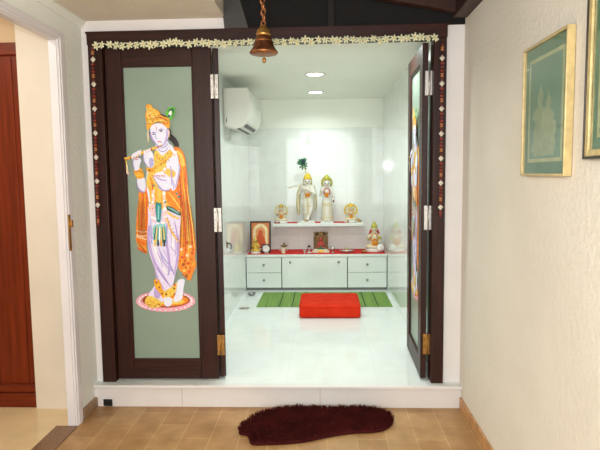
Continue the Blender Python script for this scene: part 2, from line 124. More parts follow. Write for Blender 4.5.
('lilac','-4327,10082 -4307,9960 -4275,9785 -4229,9593 -4167,9418 -4076,9262 -3962,9111 -3853,8983 -3777,8895 -3748,8918 -3816,9013 -3916,9146 -4022,9298 -4107,9447 -4168,9612 -4219,9800 -4260,9971 -4292,10090'),
('lilac','-4130,6072 -4055,6168 -3953,6219 -3860,6204 -3779,6088 -3707,5906 -3678,5738 -3718,5600 -3801,5477 -3889,5406 -3983,5401 -4082,5448 -4150,5540 -4173,5703 -4166,5910'),
('gold','-4796,5141 -4771,5279 -4701,5432 -4615,5541 -4517,5578 -4403,5570 -4283,5540 -4149,5488 -4009,5413 -3892,5339 -3803,5274 -3737,5210 -3700,5138 -3691,5048 -3712,4950 -3776,4871 -3908,4818 -4084,4784 -4245,4772 -4369,4785 -4477,4819 -4574,4873 -4671,4945 -4756,5036'),
('amber','-4543,5140 -4562,5097 -4606,5070 -4659,5071 -4702,5097 -4716,5141 -4698,5184 -4654,5210 -4601,5210 -4558,5183'),
('amber','-4339,5273 -4357,5230 -4401,5204 -4455,5204 -4497,5231 -4512,5274 -4494,5317 -4449,5343 -4396,5343 -4354,5317'),
('amber','-4112,5139 -4130,5096 -4174,5070 -4227,5070 -4269,5096 -4284,5140 -4266,5183 -4222,5209 -4169,5209 -4126,5182'),
('amber','-3883,5039 -3901,4995 -3945,4969 -3998,4969 -4041,4996 -4055,5039 -4037,5082 -3993,5109 -3940,5109 -3898,5082'),
('amber','-4285,4939 -4303,4896 -4347,4869 -4401,4869 -4443,4896 -4458,4940 -4440,4983 -4396,5009 -4342,5009 -4300,4982'),
('redbrown','-4483,4973 -4495,4942 -4522,4922 -4555,4922 -4581,4942 -4590,4973 -4578,5005 -4551,5024 -4518,5024 -4492,5004'),
('redbrown','-4054,4905 -4065,4874 -4092,4854 -4125,4855 -4151,4874 -4160,4906 -4149,4937 -4121,4956 -4089,4956 -4063,4937'),
('redbrown','-3784,5005 -3796,4974 -3823,4954 -3856,4954 -3882,4974 -3891,5005 -3879,5037 -3852,5056 -3819,5056 -3793,5036'),
('amber','-4144,6603 -4087,6686 -3994,6732 -3907,6735 -3838,6680 -3774,6582 -3718,6469 -3676,6343 -3642,6203 -3600,6070 -3531,5954 -3454,5846 -3413,5737 -3433,5599 -3489,5461 -3558,5405 -3633,5486 -3721,5649 -3809,5805 -3899,5916 -3990,6020 -4061,6138 -4113,6296 -4146,6468'),
('redbrown','-3917,6470 -3931,6431 -3965,6407 -4006,6407 -4038,6431 -4049,6470 -4035,6509 -4001,6533 -3960,6533 -3928,6509'),
('redbrown','-3730,6137 -3744,6098 -3778,6074 -3819,6074 -3852,6098 -3863,6138 -3849,6177 -3815,6201 -3774,6200 -3742,6176'),
('redbrown','-3546,5738 -3560,5699 -3594,5674 -3635,5675 -3667,5699 -3678,5738 -3664,5777 -3630,5801 -3589,5801 -3557,5777'),
('gold','-3544,5804 -3469,5891 -3337,5964 -3205,6036 -3088,6114 -2971,6192 -2866,6267 -2769,6360 -2683,6449 -2629,6465 -2615,6357 -2633,6175 -2677,6001 -2748,5855 -2844,5716 -2955,5603 -3088,5511 -3235,5445 -3358,5438 -3455,5525 -3529,5672'),
('redbrown','-3270,5670 -3287,5623 -3328,5595 -3377,5595 -3416,5624 -3429,5671 -3412,5718 -3371,5747 -3322,5746 -3284,5717'),
('amber','-3001,5802 -3018,5756 -3058,5727 -3107,5727 -3146,5756 -3160,5803 -3143,5850 -3102,5879 -3053,5878 -3014,5849'),
('redbrown','-2728,6067 -2744,6020 -2785,5992 -2834,5992 -2873,6021 -2886,6068 -2869,6114 -2829,6143 -2780,6143 -2741,6114'),
('vermil','-2687,6299 -2704,6252 -2744,6224 -2793,6224 -2832,6253 -2845,6300 -2829,6346 -2788,6375 -2739,6375 -2700,6346'),
('skin','-3491,5405 -3398,5470 -3270,5501 -3157,5504 -3073,5474 -3005,5414 -2964,5337 -2953,5230 -2968,5106 -3008,5003 -3083,4934 -3183,4887 -3278,4870 -3366,4885 -3449,4930 -3506,5004 -3531,5129 -3529,5284'),
('skin','-3653,15471 -3410,15519 -3082,15510 -2814,15459 -2669,15363 -2583,15226 -2505,15075 -2409,14924 -2321,14758 -2263,14565 -2244,14343 -2255,14094 -2288,13802 -2353,13439 -2441,13033 -2521,12654 -2573,12317 -2617,12008 -2681,11756 -2755,11575 -2848,11452 -3020,11372 -3345,11318 -3748,11307 -4064,11382 -4218,11580 -4285,11863 -4329,12159 -4371,12455 -4391,12765 -4393,13060 -4380,13330 -4350,13586 -4298,13827 -4217,14053 -4116,14264 -4014,14461 -3914,14639 -3814,14802 -3736,14965 -3722,15153 -3730,15341'),
('gold','-3699,15092 -3580,15020 -3443,14820 -3293,14705 -3114,14811 -2922,15001 -2763,15079 -2645,14946 -2560,14700 -2526,14441 -2565,14211 -2654,13967 -2746,13680 -2832,13326 -2920,12929 -2980,12531 -2949,12102 -2889,11672 -2955,11371 -3276,11250 -3723,11259 -4064,11382 -4187,11670 -4203,12072 -4222,12416 -4291,12617 -4363,12760 -4398,12932 -4374,13174 -4313,13443 -4238,13698 -4152,13915 -4051,14117 -3954,14333 -3873,14619 -3795,14919'),
('amber','-4161,13427 -3930,12655 -3842,12683 -4074,13455'),
('amber','-3806,12543 -3909,11513 -3818,11506 -3715,12536'),
('amber','-3472,12791 -3457,11374 -3366,11377 -3380,12794'),
('amber','-3151,12656 -3061,11496 -2970,11506 -3060,12665'),
('amber','-4348,13051 -4319,12959 -4274,12829 -4226,12682 -4190,12536 -4168,12372 -4154,12187 -4143,12016 -4132,11898 -4089,11900 -4086,12020 -4086,12192 -4093,12381 -4113,12551 -4154,12705 -4210,12854 -4266,12980 -4307,13067'),
('vermil','-4143,13307 -4127,13216 -4099,13088 -4070,12941 -4051,12795 -4046,12632 -4051,12447 -4056,12276 -4057,12157 -4014,12155 -4000,12274 -3983,12445 -3971,12633 -3973,12803 -3995,12956 -4033,13105 -4072,13231 -4102,13319'),
('orange','-3110,12532 -3005,12636 -2859,12681 -2716,12656 -2583,12536 -2452,12344 -2343,12138 -2251,11923 -2182,11693 -2169,11493 -2242,11319 -2372,11174 -2507,11109 -2636,11160 -2769,11291 -2887,11435 -2989,11570 -3076,11719 -3132,11889 -3158,12109 -3155,12349'),
('gold','-3006,12386 -2946,12290 -2856,12155 -2752,12003 -2652,11856 -2550,11703 -2439,11537 -2337,11388 -2263,11285 -2217,11314 -2277,11425 -2367,11582 -2470,11754 -2571,11911 -2675,12057 -2787,12204 -2889,12331 -2962,12418'),
('teal','-2365,12267 -2380,12226 -2416,12200 -2461,12201 -2495,12227 -2508,12269 -2493,12310 -2456,12335 -2412,12335 -2377,12309'),
('teal','-2241,12073 -2256,12032 -2293,12006 -2337,12007 -2372,12033 -2384,12074 -2369,12116 -2333,12141 -2288,12141 -2254,12115'),
('pinkpale','-3850,12412 -3874,12340 -3931,12296 -3999,12297 -4053,12342 -4072,12414 -4048,12486 -3991,12529 -3922,12529 -3869,12484'),
('white','-3865,12180 -3889,12108 -3946,12065 -4015,12065 -4068,12110 -4087,12182 -4063,12254 -4006,12298 -3937,12297 -3884,12252'),
('pinkpale','-3854,11948 -3878,11876 -3935,11832 -4004,11833 -4057,11878 -4076,11950 -4052,12022 -3995,12066 -3926,12065 -3873,12020'),
('white','-3895,11716 -3919,11644 -3976,11600 -4045,11601 -4099,11646 -4117,11719 -4093,11790 -4036,11834 -3968,11834 -3914,11789'),
('pinkpale','-3858,11483 -3882,11411 -3939,11367 -4008,11368 -4062,11413 -4080,11486 -4056,11558 -3999,11602 -3931,11601 -3877,11556'),
('white','-3926,11251 -3949,11179 -4007,11135 -4075,11136 -4129,11181 -4148,11253 -4124,11325 -4067,11370 -3998,11369 -3944,11324'),
('pinkpale','-3862,11018 -3886,10945 -3943,10901 -4012,10902 -4066,10947 -4085,11020 -4061,11092 -4003,11136 -3935,11135 -3881,11090'),
('white','-3956,10785 -3980,10713 -4037,10669 -4106,10669 -4160,10714 -4178,10787 -4154,10859 -4097,10904 -4028,10903 -3974,10858'),
('pinkpale','-3866,10551 -3890,10478 -3947,10434 -4016,10435 -4070,10480 -4089,10553 -4065,10625 -4008,10669 -3939,10669 -3885,10623'),
('pinkpale','-3168,12533 -3191,12461 -3244,12417 -3309,12418 -3359,12463 -3377,12535 -3354,12606 -3301,12650 -3236,12649 -3186,12605'),
('white','-3164,12282 -3187,12210 -3240,12167 -3305,12167 -3355,12212 -3373,12284 -3350,12356 -3296,12400 -3232,12399 -3182,12354'),
('pinkpale','-3160,12031 -3182,11959 -3236,11916 -3301,11916 -3351,11961 -3368,12033 -3346,12105 -3292,12149 -3228,12148 -3177,12103'),
('white','-3156,11780 -3178,11708 -3232,11664 -3296,11665 -3347,11710 -3364,11782 -3342,11854 -3288,11898 -3224,11897 -3173,11852'),
('pinkpale','-3152,11528 -3174,11456 -3228,11412 -3292,11413 -3343,11458 -3360,11530 -3338,11602 -3284,11646 -3220,11645 -3169,11600'),
('white','-3147,11276 -3170,11204 -3224,11160 -3288,11161 -3339,11206 -3356,11278 -3334,11350 -3280,11394 -3215,11394 -3165,11349'),
('pinkpale','-3143,11024 -3165,10952 -3219,10908 -3284,10908 -3335,10953 -3352,11026 -3329,11098 -3276,11142 -3211,11142 -3160,11096'),
('white','-3139,10771 -3161,10699 -3215,10655 -3280,10655 -3330,10701 -3348,10773 -3325,10845 -3271,10890 -3207,10889 -3156,10844'),
('pinkpale','-3134,10518 -3157,10446 -3211,10402 -3276,10402 -3326,10448 -3344,10520 -3321,10593 -3267,10637 -3203,10636 -3152,10591'),
('pinkpale','-2417,15026 -2470,14929 -2541,14790 -2625,14632 -2717,14479 -2823,14325 -2943,14160 -3066,14000 -3183,13861 -3302,13741 -3430,13631 -3544,13538 -3623,13468 -3573,13401 -3484,13456 -3357,13538 -3214,13642 -3077,13764 -2948,13907 -2818,14071 -2697,14243 -2593,14407 -2506,14573 -2432,14742 -2376,14890 -2339,14994'),
('white','-2330,14883 -2348,14834 -2391,14805 -2443,14806 -2484,14836 -2498,14885 -2480,14933 -2437,14962 -2386,14962 -2345,14931'),
('white','-2519,14632 -2537,14583 -2580,14554 -2632,14555 -2673,14585 -2687,14634 -2670,14682 -2627,14711 -2575,14711 -2534,14680'),
('white','-2709,14380 -2727,14332 -2770,14302 -2822,14303 -2863,14333 -2877,14382 -2859,14431 -2816,14460 -2764,14459 -2723,14429'),
('white','-2899,14128 -2917,14080 -2960,14050 -3012,14051 -3053,14081 -3067,14130 -3049,14179 -3006,14208 -2954,14207 -2913,14177'),
('white','-3089,13876 -3107,13827 -3150,13797 -3202,13798 -3243,13829 -3257,13878 -3240,13926 -3196,13956 -3144,13955 -3103,13924'),
('white','-3279,13623 -3297,13574 -3341,13544 -3393,13545 -3434,13576 -3448,13625 -3430,13673 -3387,13703 -3335,13702 -3294,13672'),
('skin','-2978,14447 -2872,14541 -2724,14596 -2585,14601 -2467,14540 -2359,14431 -2272,14311 -2209,14199 -2169,14077 -2155,13928 -2174,13734 -2220,13513 -2273,13291 -2326,13062 -2386,12833 -2456,12653 -2544,12531 -2642,12458 -2722,12464 -2778,12581 -2817,12776 -2835,12978 -2809,13172 -2761,13373 -2750,13552 -2817,13690 -2921,13807 -2996,13938 -3024,14112 -3022,14299'),
('skin','-3925,13375 -3862,13504 -3729,13601 -3590,13658 -3464,13670 -3333,13642 -3203,13590 -3069,13510 -2935,13406 -2824,13298 -2733,13195 -2665,13089 -2640,12976 -2673,12843 -2750,12704 -2848,12593 -2966,12516 -3105,12468 -3242,12469 -3372,12535 -3501,12651 -3621,12795 -3752,12980 -3874,13194'),
('skinshade','-3702,12780 -3641,12708 -3549,12605 -3439,12502 -3320,12433 -3187,12422 -3049,12447 -2928,12483 -2845,12509 -2854,12550 -2940,12537 -3061,12512 -3188,12496 -3295,12507 -3394,12562 -3501,12653 -3599,12747 -3671,12810'),
('skinshade','-2715,13162 -2695,13088 -2662,12982 -2630,12871 -2614,12780 -2619,12709 -2637,12640 -2659,12579 -2672,12533 -2638,12521 -2616,12561 -2584,12622 -2557,12699 -2549,12786 -2570,12887 -2609,13001 -2651,13104 -2681,13174'),
('skin','-4987,13195 -4938,13292 -4859,13353 -4771,13385 -4671,13398 -4562,13382 -4480,13317 -4440,13176 -4427,12984 -4429,12804 -4443,12641 -4474,12489 -4516,12387 -4572,12356 -4640,12376 -4711,12421 -4788,12481 -4868,12567 -4929,12681 -4971,12845 -4994,13038'),
('skinshade','-4943,12669 -4907,12619 -4853,12548 -4790,12477 -4726,12425 -4660,12406 -4596,12410 -4545,12423 -4512,12434 -4516,12469 -4552,12469 -4600,12466 -4649,12467 -4693,12481 -4746,12522 -4810,12586 -4871,12650 -4915,12692'),
('amber','-5143,13869 -5055,13943 -4929,13991 -4812,13993 -4715,13930 -4626,13822 -4563,13702 -4525,13569 -4512,13426 -4546,13318 -4654,13262 -4808,13243 -4939,13259 -5022,13318 -5083,13412 -5124,13517 -5156,13636 -5168,13766'),
('redbrown','-5094,13695 -5044,13701 -4972,13712 -4896,13719 -4829,13713 -4764,13685 -4692,13640 -4625,13594 -4577,13563 -4559,13586 -4602,13623 -4664,13676 -4738,13728 -4815,13762 -4896,13768 -4978,13755 -5050,13737 -5099,13723'),
('gold','-5092,13421 -4765,13449 -4769,13513 -5096,13485'),
('skin','-5173,14412 -5111,14518 -5014,14577 -4918,14600 -4819,14589 -4721,14543 -4663,14469 -4675,14356 -4727,14215 -4776,14088 -4797,13986 -4813,13897 -4851,13834 -4932,13784 -5033,13759 -5113,13805 -5159,13976 -5183,14218'),
('skin','-4486,14849 -4427,14946 -4344,15024 -4251,15068 -4142,15069 -4023,15034 -3931,14968 -3883,14864 -3862,14728 -3848,14586 -3827,14435 -3813,14277 -3832,14140 -3901,14025 -4002,13932 -4101,13888 -4190,13913 -4278,13987 -4353,14083 -4416,14197 -4468,14332 -4501,14467 -4516,14601 -4513,14734'),
('skinshade','-4144,14463 -4091,14554 -4012,14602 -3945,14587 -3898,14471 -3863,14291 -3864,14140 -3926,14033 -4023,13953 -4098,13952 -4137,14085 -4154,14295'),
('amber','-4325,13987 -4228,13989 -4090,13956 -3970,13919 -3879,13891 -3807,13861 -3779,13820 -3812,13753 -3890,13676 -3981,13631 -4090,13637 -4212,13676 -4302,13731 -4346,13817 -4356,13920'),
('redbrown','-4066,13773 -4081,13732 -4118,13707 -4162,13707 -4197,13733 -4209,13775 -4194,13816 -4157,13841 -4113,13840 -4078,13814'),
('gold','-2998,13874 -2917,13889 -2791,13856 -2677,13807 -2583,13745 -2500,13666 -2458,13581 -2471,13471 -2524,13354 -2597,13295 -2698,13328 -2818,13418 -2913,13522 -2974,13646 -3009,13784'),
('vermil','-2691,13584 -2703,13550 -2733,13529 -2769,13530 -2797,13551 -2807,13585 -2795,13619 -2765,13639 -2729,13639 -2701,13617'),
('skin','-3554,15533 -3365,15626 -3103,15669 -2904,15650 -2822,15539 -2803,15365 -2823,15206 -2880,15078 -2976,14964 -3092,14893 -3245,14869 -3418,14888 -3542,14963 -3603,15133 -3615,15358'),
('skinshade','-3401,15161 -3338,15167 -3247,15180 -3147,15202 -3058,15238 -2987,15296 -2930,15366 -2887,15432 -2859,15478 -2896,15505 -2935,15467 -2986,15410 -3043,15352 -3100,15308 -3172,15277 -3262,15249 -3349,15225 -3410,15205'),
('gold','-3711,14939 -3677,14869 -3623,14768 -3553,14661 -3470,14579 -3376,14533 -3274,14511 -3164,14523 -3055,14577 -2954,14683 -2858,14823 -2777,14960 -2724,15054 -2801,15103 -2870,15019 -2965,14895 -3065,14774 -3147,14701 -3205,14680 -3262,14676 -3322,14687 -3379,14708 -3442,14757 -3514,14841 -3582,14930 -3633,14990'),
('amber','-3733,14696 -3684,14626 -3611,14524 -3521,14421 -3419,14351 -3307,14323 -3187,14322 -3066,14352 -2952,14415 -2848,14531 -2752,14685 -2671,14835 -2616,14938 -2659,14962 -2723,14864 -2811,14720 -2911,14576 -3005,14479 -3096,14433 -3196,14411 -3295,14410 -3383,14427 -3468,14480 -3557,14569 -3636,14663 -3694,14727'),
('redbrown','-3576,14741 -3585,14719 -3604,14705 -3628,14706 -3647,14720 -3654,14742 -3646,14764 -3626,14778 -3602,14778 -3583,14764'),
('redbrown','-3408,14548 -3417,14526 -3437,14512 -3461,14513 -3480,14527 -3486,14549 -3478,14572 -3458,14585 -3434,14585 -3415,14571'),
('redbrown','-3236,14495 -3244,14473 -3264,14459 -3288,14459 -3307,14474 -3313,14496 -3305,14518 -3285,14532 -3261,14532 -3242,14518'),
('redbrown','-3057,14607 -3065,14585 -3085,14571 -3109,14571 -3128,14586 -3134,14608 -3126,14630 -3106,14644 -3082,14644 -3063,14630'),
('redbrown','-2875,14827 -2883,14804 -2903,14791 -2927,14791 -2946,14805 -2952,14828 -2944,14850 -2924,14864 -2900,14863 -2881,14849'),
('amber','-3961,13804 -3886,13845 -3783,13907 -3667,13975 -3556,14036 -3438,14092 -3307,14148 -3188,14199 -3106,14237 -3122,14279 -3209,14254 -3332,14215 -3469,14165 -3593,14110 -3709,14043 -3822,13966 -3920,13894 -3986,13842'),
('skin','-4005,16424 -3980,16521 -3931,16587 -3868,16642 -3795,16695 -3707,16738 -3606,16763 -3482,16768 -3344,16756 -3221,16726 -3122,16678 -3039,16612 -2970,16533 -2917,16439 -2878,16331 -2852,16217 -2836,16093 -2832,15962 -2846,15839 -2883,15726 -2938,15621 -3005,15525 -3088,15431 -3182,15345 -3272,15289 -3349,15267 -3422,15274 -3497,15311 -3581,15386 -3667,15491 -3745,15599 -3815,15696 -3877,15797 -3927,15918 -3969,16083 -3999,16269'),
('pinkpale','-2845,16437 -2806,16457 -2754,16425 -2718,16372 -2711,16296 -2721,16200 -2740,16121 -2773,16059 -2815,16016 -2846,16028 -2858,16145 -2858,16317'),
('gold','-2719,15963 -2732,15907 -2763,15873 -2798,15874 -2826,15909 -2835,15964 -2822,16020 -2792,16054 -2756,16053 -2729,16018'),
('violet','-3918,16129 -3891,16136 -3856,16148 -3821,16159 -3797,16162 -3776,16156 -3745,16141 -3715,16125 -3691,16115 -3670,16143 -3687,16161 -3713,16187 -3749,16211 -3792,16225 -3837,16217 -3878,16198 -3912,16177 -3933,16161'),
('violet','-3463,16285 -3430,16298 -3386,16320 -3341,16340 -3307,16350 -3273,16347 -3226,16336 -3181,16322 -3147,16315 -3130,16354 -3158,16372 -3201,16397 -3255,16418 -3313,16425 -3370,16407 -3420,16376 -3460,16343 -3486,16319'),
('black','-3715,16072 -3731,16047 -3770,16031 -3818,16032 -3856,16049 -3870,16075 -3854,16100 -3815,16116 -3767,16115 -3729,16099'),
('black','-3205,16266 -3224,16237 -3273,16219 -3333,16220 -3381,16239 -3398,16269 -3379,16299 -3330,16316 -3270,16315 -3222,16296'),
('skinshade','-3653,16262 -3664,16209 -3680,16132 -3693,16048 -3701,15977 -3700,15921 -3694,15872 -3682,15830 -3661,15795 -3626,15775 -3588,15773 -3557,15778 -3537,15783 -3538,15814 -3559,15816 -3587,15817 -3609,15821 -3620,15830 -3629,15850 -3637,15884 -3643,15927 -3646,15977 -3643,16044 -3635,16126 -3626,16204 -3621,16258'),
('redlip','-3554,15553 -3528,15554 -3495,15560 -3460,15565 -3432,15566 -3401,15561 -3362,15551 -3324,15541 -3296,15537 -3281,15572 -3304,15588 -3339,15608 -3381,15626 -3426,15635 -3470,15631 -3511,15618 -3543,15602 -3565,15589'),
('redlip','-3620,16541 -3603,16321 -3564,16324 -3582,16545'),
('skinshade','-2967,16155 -2972,16086 -2975,15988 -2984,15881 -3005,15786 -3049,15694 -3112,15595 -3174,15506 -3215,15442 -3189,15424 -3140,15482 -3071,15568 -3000,15668 -2950,15769 -2928,15875 -2925,15988 -2930,16087 -2935,16156'),
('amber','-4227,17871 -4187,17924 -4125,17960 -4056,17974 -3981,17959 -3899,17922 -3835,17876 -3807,17820 -3797,17755 -3764,17700 -3688,17673 -3590,17657 -3497,17621 -3422,17542 -3352,17443 -3276,17354 -3186,17286 -3090,17228 -2999,17174 -2914,17134 -2834,17099 -2773,17032 -2733,16902 -2710,16740 -2710,16605 -2739,16513 -2790,16448 -2845,16418 -2897,16435 -2954,16488 -3021,16553 -3103,16633 -3196,16725 -3296,16790 -3404,16815 -3520,16814 -3637,16783 -3762,16708 -3888,16604 -3989,16511 -4049,16435 -4084,16370 -4118,16337 -4163,16345 -4207,16387 -4236,16459 -4238,16571 -4225,16713 -4221,16855 -4246,16986 -4281,17117 -4296,17245 -4270,17376 -4223,17505 -4192,17620 -4201,17718 -4226,17803'),
('gold','-4149,17744 -4072,17786 -3966,17757 -3860,17708 -3760,17651 -3661,17573 -3579,17484 -3509,17379 -3458,17263 -3462,17169 -3557,17107 -3709,17066 -3853,17050 -3977,17048 -4093,17071 -4171,17149 -4199,17334 -4188,17575'),
('gold','-4164,16992 -4059,17007 -3894,16975 -3728,16954 -3573,16971 -3417,16999 -3275,17009 -3133,16986 -3006,16946 -2957,16910 -3033,16883 -3187,16860 -3345,16841 -3488,16834 -3633,16831 -3765,16810 -3881,16735 -3983,16642 -4063,16613 -4131,16713 -4178,16876'),
('orange','-4010,17836 -4025,17803 -4061,17783 -4105,17784 -4139,17805 -4151,17838 -4137,17871 -4101,17891 -4057,17890 -4022,17869'),
('orange','-3892,17552 -3907,17519 -3943,17499 -3987,17500 -4021,17521 -4034,17555 -4019,17587 -3983,17607 -3939,17607 -3904,17585'),
('amber','-3641,17391 -3655,17358 -3692,17339 -3735,17339 -3770,17360 -3782,17394 -3767,17427 -3731,17446 -3688,17446 -3653,17425'),
('vermil','-3936,17240 -3951,17207 -3987,17187 -4031,17187 -4065,17208 -4078,17242 -4063,17275 -4027,17295 -3983,17294 -3948,17273'),
('orange','-3553,17139 -3568,17106 -3604,17086 -3648,17087 -3683,17108 -3695,17141 -3680,17174 -3644,17194 -3600,17194 -3566,17173'),
('vermil','-3233,17115 -3247,17082 -3283,17062 -3327,17063 -3362,17084 -3374,17117 -3359,17150 -3323,17170 -3280,17170 -3245,17148'),
('vermil','-2948,16985 -2963,16952 -2999,16932 -3042,16933 -3077,16954 -3089,16987 -3075,17020 -3039,17040 -2995,17039 -2960,17018'),
('orange','-3786,16955 -3800,16922 -3837,16902 -3880,16902 -3915,16924 -3927,16957 -3912,16990 -3876,17010 -3833,17009 -3798,16988'),
('vermil','-2795,16750 -2810,16717 -2846,16697 -2890,16698 -2924,16719 -2937,16753 -2922,16786 -2886,16806 -2842,16805 -2808,16784'),
('orange','-4064,16739 -4079,16706 -4115,16686 -4159,16687 -4194,16708 -4206,16741 -4191,16774 -4155,16794 -4111,16794 -4077,16773'),
('amber','-3401,16917 -3415,16884 -3451,16864 -3495,16865 -3530,16886 -3542,16919 -3527,16952 -3491,16972 -3448,16972 -3413,16950'),
('orange','-3082,16818 -3097,16785 -3133,16765 -3177,16766 -3212,16787 -3224,16820 -3209,16853 -3173,16873 -3129,16872 -3095,16851'),
('palecloth','-4158,16363 -4168,16296 -4177,16200 -4185,16090 -4190,15984 -4190,15874 -4187,15755 -4182,15647 -4175,15573 -4132,15574 -4126,15649 -4120,15756 -4115,15875 -4112,15984 -4111,16090 -4110,16199 -4112,16295 -4115,16362'),
('black','-3341,17333 -3302,17299 -3242,17254 -3170,17207 -3093,17169 -3008,17144 -2916,17127 -2833,17117 -2775,17114 -2763,17164 -2818,17184 -2896,17207 -2982,17231 -3056,17256 -3125,17287 -3198,17323 -3264,17356 -3313,17377'),
('green','-2402,17758 -2497,17777 -2625,17758 -2736,17720 -2813,17663 -2873,17585 -2917,17504 -2949,17419 -2965,17330 -2958,17255 -2915,17205 -2849,17169 -2789,17127 -2747,17054 -2710,16974 -2667,16937 -2609,16965 -2545,17034 -2487,17122 -2435,17226 -2388,17348 -2360,17464 -2351,17578 -2360,17686'),
('darkgreen','-2481,17678 -2546,17688 -2629,17674 -2700,17645 -2754,17591 -2794,17522 -2809,17471 -2783,17454 -2732,17457 -2681,17469 -2638,17503 -2596,17548 -2562,17561 -2537,17522 -2520,17453 -2517,17373 -2544,17270 -2584,17157 -2604,17092 -2581,17108 -2536,17172 -2496,17247 -2466,17326 -2441,17415 -2430,17496 -2432,17570 -2447,17636'),
('white','-2719,17482 -2680,17519 -2636,17538 -2602,17530 -2585,17483 -2578,17410 -2582,17342 -2599,17286 -2626,17235 -2658,17206 -2701,17207 -2749,17231 -2777,17271 -2773,17336 -2749,17418'),
('blue','-2658,17206 -2675,17166 -2718,17141 -2769,17142 -2810,17168 -2825,17209 -2807,17249 -2765,17273 -2713,17272 -2672,17247'),
('amber','-5858,14516 -5776,14506 -5657,14496 -5512,14494 -5355,14513 -5191,14559 -5019,14624 -4846,14696 -4679,14764 -4519,14826 -4363,14888 -4202,14952 -4029,15019 -3818,15096 -3581,15181 -3364,15258 -3215,15314 -3246,15413 -3401,15373 -3622,15311 -3865,15240 -4082,15175 -4261,15117 -4426,15059 -4586,15001 -4748,14940 -4918,14870 -5089,14794 -5250,14725 -5392,14674 -5524,14646 -5655,14634 -5771,14628 -5854,14621'),
('gold','-5829,14579 -5752,14576 -5642,14572 -5508,14577 -5364,14600 -5209,14648 -5040,14714 -4867,14786 -4698,14855 -4537,14917 -4378,14978 -4215,15040 -4043,15104 -3839,15175 -3612,15252 -3405,15321 -3262,15370 -3275,15410 -3420,15367 -3628,15304 -3857,15233 -4064,15166 -4239,15106 -4403,15047 -4563,14987 -4725,14925 -4896,14856 -5068,14782 -5233,14714 -5380,14664 -5514,14637 -5642,14627 -5751,14624 -5828,14621'),
('redbrown','-5296,14586 -5306,14538 -5330,14508 -5358,14508 -5380,14539 -5387,14587 -5376,14636 -5352,14666 -5324,14665 -5302,14635'),
('redbrown','-4998,14709 -5009,14661 -5033,14631 -5061,14632 -5082,14662 -5089,14711 -5078,14759 -5054,14789 -5026,14789 -5005,14758'),
('redbrown','-3912,15120 -3922,15072 -3946,15042 -3974,15043 -3996,15073 -4003,15121 -3992,15170 -3968,15199 -3940,15199 -3919,15169'),
('redbrown','-3486,15266 -3496,15218 -3520,15188 -3548,15189 -3570,15219 -3577,15268 -3566,15316 -3542,15345 -3515,15345 -3493,15315'),
('skin','-5145,14901 -5173,14877 -5210,14838 -5246,14785 -5270,14722 -5270,14653 -5256,14587 -5235,14531 -5217,14495 -5147,14509 -5143,14550 -5144,14606 -5145,14662 -5142,14703 -5132,14738 -5113,14783 -5094,14829 -5084,14865'),
('skin','-4985,14994 -5013,14970 -5050,14931 -5087,14878 -5110,14815 -5110,14746 -5096,14680 -5075,14625 -5057,14588 -4987,14602 -4983,14643 -4984,14700 -4985,14756 -4982,14796 -4972,14831 -4954,14877 -4935,14922 -4925,14958'),
('skin','-4827,15062 -4855,15038 -4892,14999 -4928,14946 -4952,14883 -4952,14814 -4937,14748 -4917,14692 -4899,14656 -4828,14670 -4824,14711 -4826,14767 -4826,14823 -4824,14864 -4813,14899 -4795,14944 -4776,14990 -4766,15026'),
('skin','-4668,15123 -4697,15099 -4734,15060 -4770,15008 -4793,14944 -4793,14875 -4779,14809 -4758,14754 -4740,14718 -4670,14732 -4666,14773 -4667,14829 -4668,14885 -4665,14925 -4655,14961 -4637,15006 -4618,15051 -4608,15087'),
('skin','-4376,15081 -4400,15065 -4432,15037 -4463,14995 -4479,14938 -4468,14879 -4442,14830 -4413,14792 -4390,14769 -4328,14798 -4332,14831 -4344,14874 -4354,14914 -4356,14936 -4353,14952 -4342,14982 -4328,15016 -4320,15044'),
('skin','-4212,15142 -4235,15126 -4267,15098 -4298,15056 -4315,14999 -4304,14941 -4277,14891 -4248,14853 -4225,14830 -4164,14860 -4168,14893 -4179,14936 -4189,14976 -4192,14997 -4189,15013 -4177,15043 -4163,15077 -4156,15106'),
('skin','-4054,15191 -4078,15175 -4110,15147 -4141,15104 -4158,15047 -4146,14989 -4120,14940 -4091,14902 -4068,14879 -4006,14908 -4011,14941 -4022,14984 -4032,15024 -4035,15046 -4031,15061 -4020,15092 -4006,15126 -3999,15154'),
('redlip','-5051,14452 -4855,14475 -4859,14520 -5055,14497'),
('redbrown','-5141,14531 -4806,14628 -4818,14671 -5153,14574'),
('gold','-5671,14479 -5645,14160 -5580,14166 -5606,14486'),
('palecloth','-5642,14161 -5640,13585 -5529,13589 -5531,14164'),
('pinkpale','-5560,13715 -5569,13491 -5491,13490 -5481,13714'),
('teal','-3820,11638 -3714,11702 -3571,11700 -3467,11635 -3440,11484 -3452,11268 -3475,11053 -3498,10837 -3531,10621 -3575,10470 -3638,10406 -3712,10406 -3771,10472 -3803,10624 -3819,10840 -3828,11056 -3843,11272 -3850,11488'),
('tealpale','-3674,11508 -3720,10602 -3629,10600 -3583,11506'),
('darkgreen','-3082,11469 -2999,11476 -2882,11450 -2758,11402 -2628,11326 -2491,11228 -2376,11140 -2288,11072 -2221,11014 -2186,10963 -2187,10913 -2219,10870 -2287,10861 -2404,10905 -2556,10983 -2705,11059 -2850,11120 -2992,11179 -3090,11243 -3128,11327 -3122,11414'),
('tealpale','-3028,11365 -2975,11336 -2897,11298 -2808,11254 -2719,11206 -2620,11145 -2507,11072 -2403,11005 -2329,10960 -2303,10995 -2369,11050 -2467,11127 -2577,11207 -2678,11273 -2773,11321 -2869,11360 -2952,11387 -3011,11405'),
